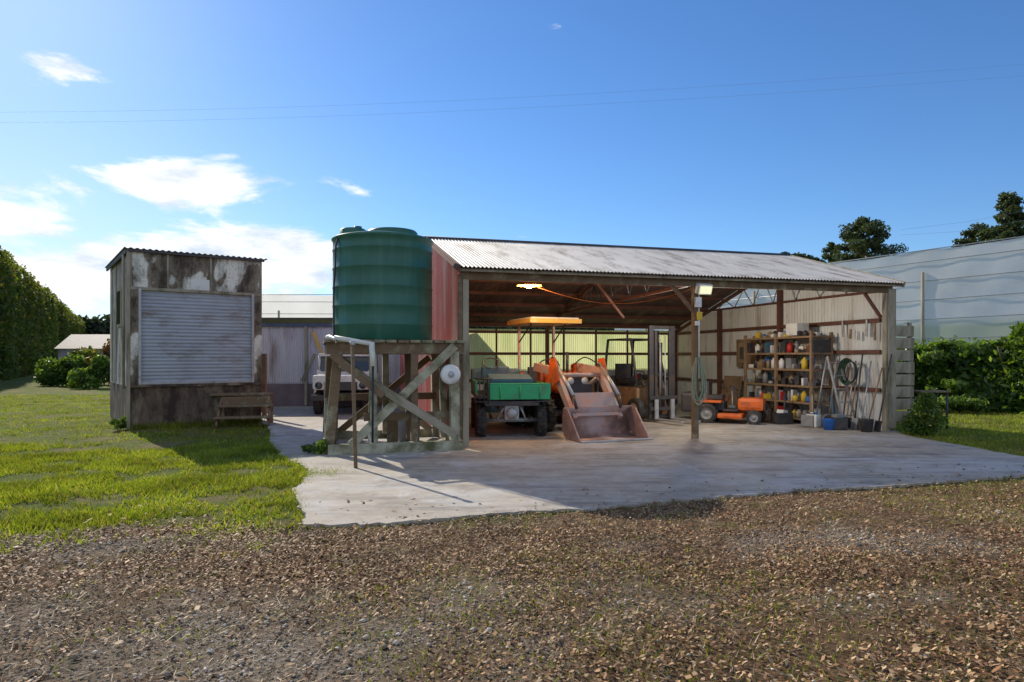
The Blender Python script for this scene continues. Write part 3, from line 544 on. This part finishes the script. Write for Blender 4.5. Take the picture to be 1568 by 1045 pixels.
def tree(name,x,y,h,w,n,ls,mat,conic=False,base=.35,seed=1):
    r_=np.random.default_rng(seed); e=empty(name,(x,y,0)); th_=h*.92
    bm=bmesh.new(); bmesh.ops.create_cone(bm,cap_ends=True,segments=10,radius1=h*.03,radius2=h*.006,depth=th_); bmesh.ops.translate(bm,vec=(0,0,th_/2),verts=bm.verts)
    me=bpy.data.meshes.new('trunk'); bm.to_mesh(me); bm.free(); me.materials.append(m_bark); link(bpy.data.objects.new('trunk',me),e)
    P=[];nb=34
    for k in range(nb):
        f=(k+.5)/nb; z0=h*(base+(1-base)*f*.95); a_=k*2.4+r_.uniform(-.4,.4)
        rad=w/2*((1-f)**.8+.08 if conic else math.sqrt(max(.05,1-(2*f-.85)**2/1.4)))*r_.uniform(.65,1.1)
        tip=np.array([math.cos(a_)*rad,math.sin(a_)*rad,z0+rad*(.15 if conic else .25)])
        rod(e,f'limb_{k}',(0,0,z0-rad*.15),tuple(tip),h*.005,m_bark,6)
        for m_i in range(3):
            c=tip*np.array([1,1,0])*(.45+.28*m_i)+np.array([0,0,z0+(tip[2]-z0)*(.4+.3*m_i)]); s_=w*(.085 if conic else .1)*r_.uniform(.7,1.3)
            q=r_.normal(size=(n//nb//3,3)); q/=np.linalg.norm(q,axis=1)[:,None]; P.append(c+q*np.array([s_*1.2,s_*1.2,s_*.7])*r_.uniform(.5,1.1,(len(q),1)))
    leaves('foliage',np.concatenate(P),ls,mat,e); return e
def at(px,d): return ((px-784)/F*d,d)
x,y=at(1322,75); tree('macrocarpa_tree',x,y,1.62+(548-336)*75/F,6.6,15000,.17,m_pine,base=.45,seed=3)
x,y=at(1274,82); tree('macrocarpa_tree.001',x,y,1.62+(548-370)*82/F,3.4,6000,.17,m_pine,base=.5,seed=4)
x,y=at(1545,60); tree('pine_tree',x,y,1.62+(548-292)*60/F,5.6,15000,.15,m_pine,conic=True,base=.4,seed=5)
x,y=at(1505,66); tree('pine_tree.001',x,y,1.62+(548-345)*66/F,5.5,9000,.17,m_pine,base=.5,seed=6)
x,y=at(1600,62); tree('pine_tree.002',x,y,1.62+(548-325)*62/F,6,9000,.17,m_pine,base=.45,seed=7)
for i,(px,py) in enumerate(((1205,386),(1232,389),(1250,395))):
    x,y=at(px,95); tree(f'background_tree' if i==0 else f'background_tree.{i:03d}',x,y,1.62+(548-py)*95/F,4.5,3500,.28,m_far,base=.5,seed=20+i)
pk=empty('timber_plank_stack',(8.33,15.05,0),14)
for i in range(8): box(pk,f'plank_{i}',(.3+random.uniform(-.02,.02),0,.32+i*.27),(.66,.05,.24),m_timber,(0,random.uniform(-1,1),0))
box(pk,'upright_l',(.02,.06,1.2),(.08,.06,2.4),m_timber); box(pk,'upright_r',(.58,.06,1.2),(.08,.06,2.4),m_timber)
gt=empty('metal_rail',(9.25,15.4,0),5)
for x in (0,.6):
    for y in (0,.35): rod(gt,f'leg_{x}_{y}',(x,y,0),(x,y,.84),.025,m_dark)
box(gt,'top',(.3,.17,.85),(.72,.42,.04),m_timber_dark); rod(gt,'mid',(0,0,.4),(.6,0,.4),.018,m_dark)
# power lines
pw=empty('power_line',(0,0,0))
for k,(ya,ym,yb) in enumerate(((176,158,102),(192,174,120))):
    pts_=[]
    for px,py in ((-500,ya-5),(0,ya),(700,ym),(1568,yb),(2200,yb-55)):
        d=45; pts_.append(((px-784)/F*d,d,CH+(H-py)*d/F))
    tube(pw,f'wire_{k}',pts_,.0045,m_line)
for k,dy in enumerate((0,14)):
    tube(pw,f'service_{k}',[((1380-784)/F*50,50,CH+(H-352-dy*.6)*50/F),((1480-784)/F*50,50,CH+(H-340-dy)*50/F),((1640-784)/F*50,50,CH+(H-310-dy)*50/F)],.006,m_line)
# ---------------------------------------------------------------- VEHICLES
ta=empty('orange_tractor',(.95,15.9,0),21)
for sgn in (-1,1):
    wheel(ta,'rear_wheel',(sgn*.66,.75,.6),.6,.34,m_orange_worn,lugs=18,lug=.04); wheel(ta,'front_wheel',(sgn*.55,-.85,.38),.38,.22,m_orange_worn,lugs=14)
    pr=[(.75+.68*math.cos(a_),.6+.68*math.sin(a_)) for a_ in np.linspace(R(10),R(165),14)]
    extrude_x(ta,'fender',pr,sgn*.48,sgn*.86,m_orange,.02)
    rod(ta,'rops_post',(sgn*.46,.95,.7),(sgn*.46,.98,2.42),.03,m_orange_worn,square=True); rod(ta,'canopy_strut',(sgn*.44,.25,2.42),(sgn*.46,.95,2.0),.018,m_dark)
    poly_x(ta,'loader_tower',[(-.45,.55),(-.2,.55),(-.12,1.45),(-.3,1.5)],sgn*.43,.07,m_orange)
    poly_x(ta,'loader_arm',[(-.15,1.32),(-.2,1.5),(-1.25,1.42),(-1.45,1.3),(-2.25,.42),(-2.12,.34),(-1.35,1.12),(-1.15,1.25)],sgn*.52,.09,m_orange_worn)
    rod(ta,'lift_ram',(sgn*.43,-.35,.75),(sgn*.5,-1.25,1.2),.035,m_steel); rod(ta,'tilt_ram',(sgn*.52,-1.3,1.5),(sgn*.52,-2.15,.85),.038,m_steel)
    poly_x(ta,'pivot_plate',[(-1.05,1.2),(-1.15,1.6),(-1.4,1.62),(-1.6,1.15),(-1.3,1.0)],sgn*.58,.03,m_orange)
    rod(ta,'bucket_link',(sgn*.52,-2.15,.85),(sgn*.5,-2.25,.6),.03,m_dark)
    lathe(ta,'headlight',[(.001,.03),(.07,.02),(.08,0)],m_white,loc=(sgn*.17,-1.3,1.12),rot=(90,0,0),seg=16)
    poly_x(ta,'bucket_side',[(-2.95,.02),(-2.35,.02),(-2.15,.2),(-2.2,.62),(-2.4,.6)],sgn*.76,.03,m_bucket)
    tube(ta,'loader_hose',[(sgn*.35,-.3,1.4),(sgn*.38,-.7,1.65),(sgn*.42,-1.1,1.6),(sgn*.48,-1.4,1.45)],.014,m_wire)
bprof=[(-3.0,.02),(-2.4,.015),(-2.22,.08),(-2.14,.25),(-2.15,.45),(-2.22,.63)]
extrude_x(ta,'bucket_shell',bprof,-.76,.76,m_bucket,.025)
box(ta,'bucket_lip',(0,-2.98,.03),(1.56,.12,.03),m_steel); box(ta,'quick_hitch',(0,-2.08,.66),(.95,.08,.5),m_orange_worn,(-22,0,0))
rod(ta,'arm_cross',(-.52,-1.4,1.25),(.52,-1.4,1.25),.05,m_orange_worn)
box(ta,'hood',(0,-.6,1.03),(.5,1.35,.42),m_orange,bev=.07); box(ta,'hood_nose',(0,-1.26,.98),(.46,.08,.45),m_dark,bev=.03); box(ta,'hood_stripe',(.254,-.6,1.08),(.012,1.0,.1),m_dark)
box(ta,'engine',(0,-.55,.68),(.36,1.2,.4),m_dark); box(ta,'gearbox',(0,.5,.62),(.42,1.2,.45),m_dark); rod(ta,'front_axle',(-.5,-.85,.4),(.5,-.85,.4),.06,m_dark); rod(ta,'rear_axle',(-.6,.75,.6),(.6,.75,.6),.09,m_dark)
box(ta,'dash',(0,.12,1.2),(.45,.2,.3),m_dark); rod(ta,'steering_column',(0,.15,1.25),(0,.32,1.48),.02,m_dark)
tube(ta,'steering_wheel',[(.2*math.cos(a_),.33+.14*math.sin(a_),1.49-.1*math.sin(a_)) for a_ in np.linspace(0,5.5,9)],.015,m_dark,True)
box(ta,'seat',(0,.75,.98),(.46,.42,.12),m_dark,bev=.04); box(ta,'seat_back',(0,.97,1.2),(.44,.1,.38),m_dark,bev=.04)
box(ta,'canopy',(0,.55,2.47),(1.3,1.5,.1),m_canopy,bev=.04); box(ta,'canopy_top',(0,.55,2.535),(1.2,1.4,.04),m_white,bev=.015); rod(ta,'muffler',(.18,-.4,1.2),(.18,-.4,1.75),.035,m_dark); box(ta,'guard',(0,-1.36,.8),(.6,.03,.5),m_dark)
gu=empty('green_utility_cart',(-.02,13.95,0),6)
for sgn in (-1,1):
    wheel(gu,'front_wheel',(sgn*.62,.1,.34),.34,.2,m_dark,lugs=14,lug=.025); wheel(gu,'rear_wheel',(sgn*.62,1.9,.34),.34,.2,m_dark,lugs=14,lug=.025)
    box(gu,'mudguard',(sgn*.62,.1,.74),(.26,.75,.03),m_dark); rod(gu,'spring',(sgn*.4,-.15,.38),(sgn*.4,.5,.42),.03,m_dark)
box(gu,'green_panel',(.15,-.28,.93),(1.22,.06,.3),m_green,bev=.02); box(gu,'green_panel_top',(.15,-.2,1.09),(1.2,.2,.03),m_green); box(gu,'tray_floor',(0,.9,.83),(1.45,2.3,.06),m_dark); box(gu,'side_rail',(-.72,.8,1.02),(.04,2.1,.25),m_green); box(gu,'side_rail_r',(.76,.8,.98),(.04,2.1,.2),m_green)
for i in range(3): rod(gu,f'panel_rib_{i}',(-.25+i*.4,-.325,.8),(-.25+i*.4,-.325,1.06),.012,m_green)
box(gu,'bonnet',(0,.35,1.1),(.9,.8,.28),m_blue,(6,0,0),bev=.05); box(gu,'cowl',(-.25,.95,1.28),(.6,.25,.3),m_blue,bev=.04); box(gu,'seat',(-.2,1.5,1.2),(1.1,.4,.35),m_blue,bev=.06)
tube(gu,'steering_wheel',[(-.35+.19*math.cos(a_),.78+.1*math.sin(a_),1.5+.12*math.sin(a_)) for a_ in np.linspace(0,5.5,9)],.014,m_dark,True)
rod(gu,'axle',(-.6,.1,.34),(.6,.1,.34),.045,m_steel); box(gu,'engine_block',(0,.0,.52),(.3,.34,.34),m_steel,bev=.04); lathe(gu,'pulley',[(.001,.05),(.1,.05),(.12,0),(.12,-.05)],m_steel,loc=(0,-.2,.5),rot=(90,0,0),seg=20)
box(gu,'crossmember',(0,-.2,.7),(1.1,.08,.1),m_dark); rod(gu,'strut_1',(-.3,-.1,.35),(-.1,-.1,.7),.02,m_steel); rod(gu,'strut_2',(.3,-.1,.35),(.15,-.1,.7),.02,m_steel); box(gu,'chassis',(0,1.0,.6),(.5,2.2,.12),m_dark)
for i in range(4): rod(gu,f'front_rack_{i}',(-.75+i*.09,-.3,.7),(-.75+i*.09,-.3,1.2),.012,m_dark)
rod(gu,'front_rack_top',(-.78,-.3,1.2),(-.4,-.3,1.2),.014,m_dark)
fk=empty('forklift',(3.25,18.2,0),26)
for sgn in (-1,1):
    rod(fk,'mast_outer',(sgn*.33,-1.15,.08),(sgn*.33,-1.15,2.42),.045,m_dark,square=True,w=.13); rod(fk,'mast_inner',(sgn*.22,-1.2,.1),(sgn*.22,-1.2,2.3),.035,m_dark,square=True)
    rod(fk,'lift_chain',(sgn*.08,-1.2,.4),(sgn*.08,-1.2,2.2),.014,m_steel); box(fk,'fork',(sgn*.25,-1.75,.1),(.11,1.0,.04),m_steel); box(fk,'fork_shank',(sgn*.25,-1.28,.33),(.11,.05,.5),m_steel)
    rod(fk,'guard_front',(sgn*.45,-.75,.9),(sgn*.42,-.45,2.1),.035,m_dark); rod(fk,'guard_rear',(sgn*.45,.75,.9),(sgn*.42,.6,2.1),.035,m_dark)
    wheel(fk,'front_wheel',(sgn*.48,-.75,.3),.3,.2,m_orange_worn,lugs=0); wheel(fk,'rear_wheel',(sgn*.42,.7,.25),.25,.18,m_orange_worn,lugs=0)
for z_ in (.15,1.2,2.38): box(fk,f'mast_cross_{z_}',(0,-1.12,z_),(.7,.06,.08),m_dark)
for z_ in (.35,.62): box(fk,f'carriage_{z_}',(0,-1.25,z_),(.85,.04,.09),m_dark)
rod(fk,'hydraulic_ram',(0,-1.12,.2),(0,-1.12,2.0),.05,m_dark)
for i in range(6): rod(fk,f'roof_bar_{i}',(-.42,-.45+i*.21,2.1),(.42,-.45+i*.21,2.1),.02,m_dark)
for sgn in (-1,1): rod(fk,'roof_side',(sgn*.42,-.45,2.1),(sgn*.42,.6,2.1),.028,m_dark)
box(fk,'body',(0,0,.6),(.9,1.5,.5),m_board,bev=.06); box(fk,'counterweight',(0,.8,.75),(.92,.5,.75),m_dark,bev=.1); box(fk,'seat',(0,.25,1.0),(.45,.42,.14),m_dark,bev=.04); box(fk,'seat_back',(0,.5,1.25),(.45,.1,.42),m_dark,bev=.04)
rod(fk,'column',(0,-.5,.8),(0,-.25,1.2),.03,m_dark); tube(fk,'steering_wheel',[(.17*math.cos(a_),-.24+.1*math.sin(a_),1.22+.05*math.sin(a_)) for a_ in np.linspace(0,5.5,9)],.014,m_dark,True)
mo=empty('ride_on_mower',(5.45,17.0,0),62)
for sgn in (-1,1):
    wheel(mo,'rear_wheel',(sgn*.38,.5,.25),.25,.22,m_grey,lugs=12,lug=.015); wheel(mo,'front_wheel',(sgn*.35,-.6,.18),.18,.14,m_grey,lugs=0)
    box(mo,'fender',(sgn*.36,.42,.54),(.26,.55,.06),m_orange,bev=.02)
box(mo,'hood',(0,-.5,.48),(.46,.62,.32),m_orange,bev=.09); box(mo,'grille',(0,-.82,.42),(.36,.03,.18),m_dark); box(mo,'deck',(0,-.05,.2),(1.0,.6,.13),m_orange,bev=.05); box(mo,'rear_body',(0,.42,.42),(.46,.6,.25),m_dark,bev=.04)
box(mo,'seat',(0,.35,.64),(.4,.36,.1),m_dark,bev=.04); box(mo,'seat_back',(0,.54,.84),(.38,.09,.36),m_dark,bev=.04); rod(mo,'column',(0,-.2,.55),(0,-.08,.85),.02,m_dark)
tube(mo,'steering_wheel',[(.16*math.cos(a_),-.08+.12*math.sin(a_),.86+.06*math.sin(a_)) for a_ in np.linspace(0,5.5,9)],.014,m_dark,True); box(mo,'foot_plate',(0,-.05,.33),(.75,.35,.04),m_dark); box(mo,'catcher',(0,.95,.5),(.7,.45,.5),m_dark,bev=.08)
rod(mo,'bumper',(-.25,-.88,.3),(.25,-.88,.3),.02,m_dark); box(mo,'hood_decal',(.232,-.5,.5),(.01,.45,.1),m_dark)
# shelf
sh=empty('storage_shelf',SW(W-.76,1.5),16)
SLn=2.6; SD=.56; lv=[.12,.52,.92,1.32,1.72,2.12]
for y in (0,SLn/2,SLn):
    for x in (0,SD): box(sh,f'upright_{y:.1f}_{x}',(x,y,1.11),(.07,.07,2.24),m_board)
for z_ in lv: box(sh,f'shelf_{z_}',(SD/2,SLn/2,z_),(SD+.03,SLn+.1,.05),m_board)
cols=[m_red,m_bluep,m_yel,m_white,m_card,m_grey,m_dark,m_steel,m_dark,m_board,m_dark,m_grey,m_card,m_black,m_white,m_blue,m_steel,m_timber,m_rust,m_grey,m_dark]
k=0
for z_ in lv:
    for row in (0,1):
        y=.08
        while y<SLn-.1:
            w_=random.uniform(.06,.22); h_=random.uniform(.06,.3) if z_<2 else random.uniform(.05,.18); m_=random.choice(cols); xx=random.uniform(.05,.18)+.2*row; k+=1
            if random.random()<.5: box(sh,f'item_{k}',(xx,y+w_/2,z_+.025+h_/2),(random.uniform(.1,.2),w_*.9,h_),m_,(0,0,random.uniform(-15,15)))
            else:
                r_=min(w_,.15)/2; lathe(sh,f'item_{k}',[(.001,0),(r_,0),(r_,h_*.75),(r_*.5,h_*.88),(r_*.4,h_),(.001,h_)],m_,loc=(xx,y+w_/2,z_+.025),seg=12)
            y+=w_+random.uniform(.0,.12)
box(sh,'white_box_on_top',(.2,.75,2.32),(.35,.42,.3),m_white); box(sh,'rack_end',(.25,-.05,1.9),(.5,.02,.3),m_dark)
lad=empty('step_ladder',SW(W-.62,.7),20)
for x in (0,.4): rod(lad,f'rail_{x}',(x,-.1,0),(x*.8+.04,.45,1.65),.022,m_steel,square=True); rod(lad,f'back_{x}',(x,.8,0),(x*.8+.04,.47,1.62),.018,m_steel)
for i in range(5): box(lad,f'rung_{i}',(.2,.0+.1*i,.3+i*.3),(.38,.07,.025),m_steel)
hh=empty('hose_reel',SW(W-.22,.85),16)
for i in range(7): tube(hh,f'coil_{i}',[(.0-.02*i,(.2+.012*i)*math.cos(a_),1.3+(.24+.012*i)*math.sin(a_)) for a_ in np.linspace(0,5.8,12)],.012,m_hose if i%2 else m_wire,True)
rk=empty('garden_tools',SW(W-.25,.35),16)
for i,(a_,m_) in enumerate(((-.3,m_board),(-.1,m_steel),(.12,m_dark),(.3,m_board),(.45,m_steel),(-.45,m_dark),(.6,m_rust),(.2,m_white))):
    rod(rk,f'handle_{i}',(-.3+.03*i,a_,.02),(.1,a_*1.1+.1*math.sin(i),1.4+.15*(i%3)),.016,m_); box(rk,f'head_{i}',(-.28+.03*i,a_,.14),(.03,.17,.24),m_dark if i%2 else m_steel,(0,12,0),bev=.006)
wa=empty('wall_hung_items',SW(W-.1,.6),16)
for i in range(5): box(wa,f'hung_{i}',(-.02,-.35+.24*i,2.2+.1*math.sin(i*2)),(.03,.05,random.uniform(.15,.4)),random.choice([m_steel,m_dark,m_board]),(8*math.sin(i*3),0,0))
bk=empty('bucket',SW(W-.6,-.02),0); lathe(bk,'pail',[(.001,.0),(.11,0),(.14,.28),(.145,.29),(.13,.27),(.1,.02),(.001,.02)],m_dark,seg=24); tube(bk,'handle',[(-.14,0,.28),(-.1,0,.4),(.1,0,.4),(.14,0,.28)],.005,m_steel)
bk=empty('bucket.001',SW(W-1.1,.55),0); lathe(bk,'pail',[(.001,.0),(.1,0),(.13,.25),(.135,.26),(.12,.25),(.09,.02),(.001,.02)],m_bluep,seg=24); tube(bk,'handle',[(-.13,0,.25),(-.1,0,.36),(.1,0,.36),(.13,0,.25)],.005,m_steel)
jc=empty('jerry_can',SW(W-1.0,1.15),30); box(jc,'body',(0,0,.16),(.2,.3,.3),m_white,bev=.04); rod(jc,'cap',(0,-.08,.31),(0,-.08,.36),.03,m_bluep); rod(jc,'grip',(0,0,.34),(0,.12,.34),.015,m_white)
for i,(s_,t_,m_) in enumerate(((8.3,2.0,m_dark),(8.2,2.7,m_card),(8.55,1.25,m_grey),(8.0,3.6,m_dark),(3.75,2.0,m_white),(3.4,2.3,m_red),(6.4,6.0,m_card),(8.7,.6,m_dark),(5.4,5.6,m_grey),(5.9,6.3,m_board),(7.6,4.6,m_card))):
    cr=empty('storage_crate' if i==0 else f'storage_crate.{i:03d}',SW(s_,t_),16+i*9)
    box(cr,'bottom',(0,0,.04),(.4,.3,.03),m_)
    for sx in (-1,1): box(cr,f'side_{sx}',(sx*.2,0,.16),(.02,.3,.26),m_); box(cr,f'end_{sx}',(0,sx*.15,.16),(.38,.02,.26),m_)
    box(cr,'contents',(0,0,.2),(.2,.18,.3),random.choice(cols),(0,8,20)); rod(cr,'contents_rod',(.1,.05,.1),(.16,.1,.75),.02,random.choice(cols))
wbd=empty('wall_cabinet',SW(W-.15,4.9),16); box(wbd,'panel',(0,0,1.75),(.06,.95,.8),m_board); box(wbd,'door',(-.05,.1,1.75),(.04,.45,.6),m_card); box(wbd,'frame',(-.08,.1,1.75),(.02,.25,.35),m_dark)
br=empty('leaning_plywood',SW(W-.5,5.2),16); box(br,'sheet',(0,0,.55),(.03,.9,1.1),m_board,(0,12,0)); box(br,'cleat',(.05,0,.3),(.04,.8,.06),m_timber,(0,12,0))
wh=empty('workbench',SW(7.0,8.3),16); box(wh,'top',(0,0,.85),(2.4,.6,.06),m_board)
for x in (-1.1,1.1): box(wh,f'leg_{x}',(x,0,.42),(.08,.5,.83),m_board)
for i in range(9): box(wh,f'tool_{i}',(-1+.26*i,random.uniform(-.1,.15),1.0),(.16,.2,random.uniform(.1,.4)),random.choice(cols))
for i,(s_,t_,m_) in enumerate(((2.5,7.5,m_blue),(3.2,7.8,m_rust),(.6,7.9,m_bluep),(1.3,8.2,m_grey))):
    dr=empty('oil_drum' if i==0 else f'oil_drum.{i:03d}',SW(s_,t_),0); lathe(dr,'barrel',[(.001,0),(.29,0),(.29,.28),(.3,.3),(.29,.32),(.29,.58),(.3,.6),(.29,.62),(.29,.88),(.27,.88),(.27,.86),(.001,.86)],m_,seg=32)
# ---------------------------------------------------------------- light, world, camera
EL=31.5
dirv=Vector((.62*math.cos(R(EL)),-.785*math.cos(R(EL)),-math.sin(R(EL)))).normalized()
Ls=bpy.data.lights.new('sun','SUN'); Ls.energy=5.0; Ls.angle=R(.5); Ls.color=(1,.91,.76); so=bpy.data.objects.new('sun',Ls); so.rotation_euler=dirv.to_track_quat('-Z','Y').to_euler(); so.location=(-20,25,20); link(so)
w=bpy.data.worlds.new('World'); sc.world=w; w.use_nodes=True; nt=w.node_tree; bg=nt.nodes['Background']
sky=nt.nodes.new('ShaderNodeTexSky'); sky.sky_type='NISHITA'; sky.sun_disc=False; sky.sun_elevation=R(EL); sky.sun_rotation=R(-38.3); sky.air_density=1.0; sky.dust_density=.2; sky.ozone_density=2.5
hs=N(nt,'ShaderNodeHueSaturation',Saturation=1.15); nt.links.new(sky.outputs[0],hs.inputs['Color'])
skyc=mixc(nt,1.0,hs.outputs[0],(.70,.88,1.10),'MULTIPLY')
tc=nt.nodes.new('ShaderNodeTexCoord'); sx=nt.nodes.new('ShaderNodeSeparateXYZ'); nt.links.new(tc.outputs['Generated'],sx.inputs[0])
def MT(op,a,b=None,c=None):
    n=nt.nodes.new('ShaderNodeMath'); n.operation=op
    for i,v in enumerate((a,b,c)):
        if v is None: continue
        if hasattr(v,'links'): nt.links.new(v,n.inputs[i])
        else: n.inputs[i].default_value=v
    return n.outputs[0]
def MR(v,a,b,c=0,d=1):
    n=nt.nodes.new('ShaderNodeMapRange'); n.interpolation_type='SMOOTHSTEP'; nt.links.new(v,n.inputs[0])
    for i,q in zip((1,2,3,4),(a,b,c,d)): n.inputs[i].default_value=q
    return n.outputs[0]
mp=nt.nodes.new('ShaderNodeMapping'); mp.inputs['Scale'].default_value=(1,1,3.0); nt.links.new(tc.outputs['Generated'],mp.inputs[0])
no=N(nt,'ShaderNodeTexNoise',Scale=6.5,Detail=10,Roughness=.62,Distortion=.35); nt.links.new(mp.outputs[0],no.inputs['Vector'])
az=MT('ARCTAN2',sx.outputs[0],sx.outputs[1]); el=MT('ARCSINE',sx.outputs[2])
def gsum(lst):
    cov=None
    for (px,py,s1,s2,A) in lst:
        a0=math.atan((px-784)/F); e0=math.atan((H-py)/math.hypot(F,px-784)); sa=s1/F*math.cos(a0)**2; se=s2/F*math.cos(a0)
        da=MT('DIVIDE',MT('SUBTRACT',az,a0),sa); de=MT('DIVIDE',MT('SUBTRACT',el,e0),se)
        gss=MT('MULTIPLY',MT('EXPONENT',MT('MULTIPLY',MT('ADD',MT('MULTIPLY',da,da),MT('MULTIPLY',de,de)),-1.0)),A)
        cov=gss if cov is None else MT('MAXIMUM',cov,gss)
    return cov
cov=gsum(((20,320,200,70,1.1),(290,285,180,52,.95),(330,400,290,62,1.3),(80,100,110,38,.85),(330,238,70,20,.6),(540,290,80,26,.55),(0,430,330,95,1.3),(640,440,260,48,1.0),(0,60,90,30,.5)))
back=MR(sx.outputs[1],.15,-.25,0,.68); cov=MT('MAXIMUM',cov,back)  # cloud cover behind the camera, added as fill light on camera-facing sides
val=MT('ADD',no.outputs['Fac'],MT('MULTIPLY',cov,.36))
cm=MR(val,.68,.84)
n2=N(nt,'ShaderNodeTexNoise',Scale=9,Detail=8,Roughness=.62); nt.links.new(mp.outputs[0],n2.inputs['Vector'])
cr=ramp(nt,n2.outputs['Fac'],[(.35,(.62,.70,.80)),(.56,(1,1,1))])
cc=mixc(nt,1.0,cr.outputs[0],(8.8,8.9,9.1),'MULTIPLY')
haze=gsum(((-100,380,620,230,.5),(-200,100,520,300,.25)))
skyh=mixc(nt,haze,skyc,(6.2,7.2,8.2))
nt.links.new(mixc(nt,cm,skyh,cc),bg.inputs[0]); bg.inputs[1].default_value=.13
cam=bpy.data.cameras.new('camera'); cam.lens=24; cam.sensor_width=36; cam.shift_y=25.5/1568; cam.clip_end=3000; co=bpy.data.objects.new('camera',cam); co.location=(0,0,CH); co.rotation_euler=(R(90),0,0); link(co); sc.camera=co
sc.view_settings.view_transform='Standard'; sc.view_settings.look='None'; sc.view_settings.exposure=0
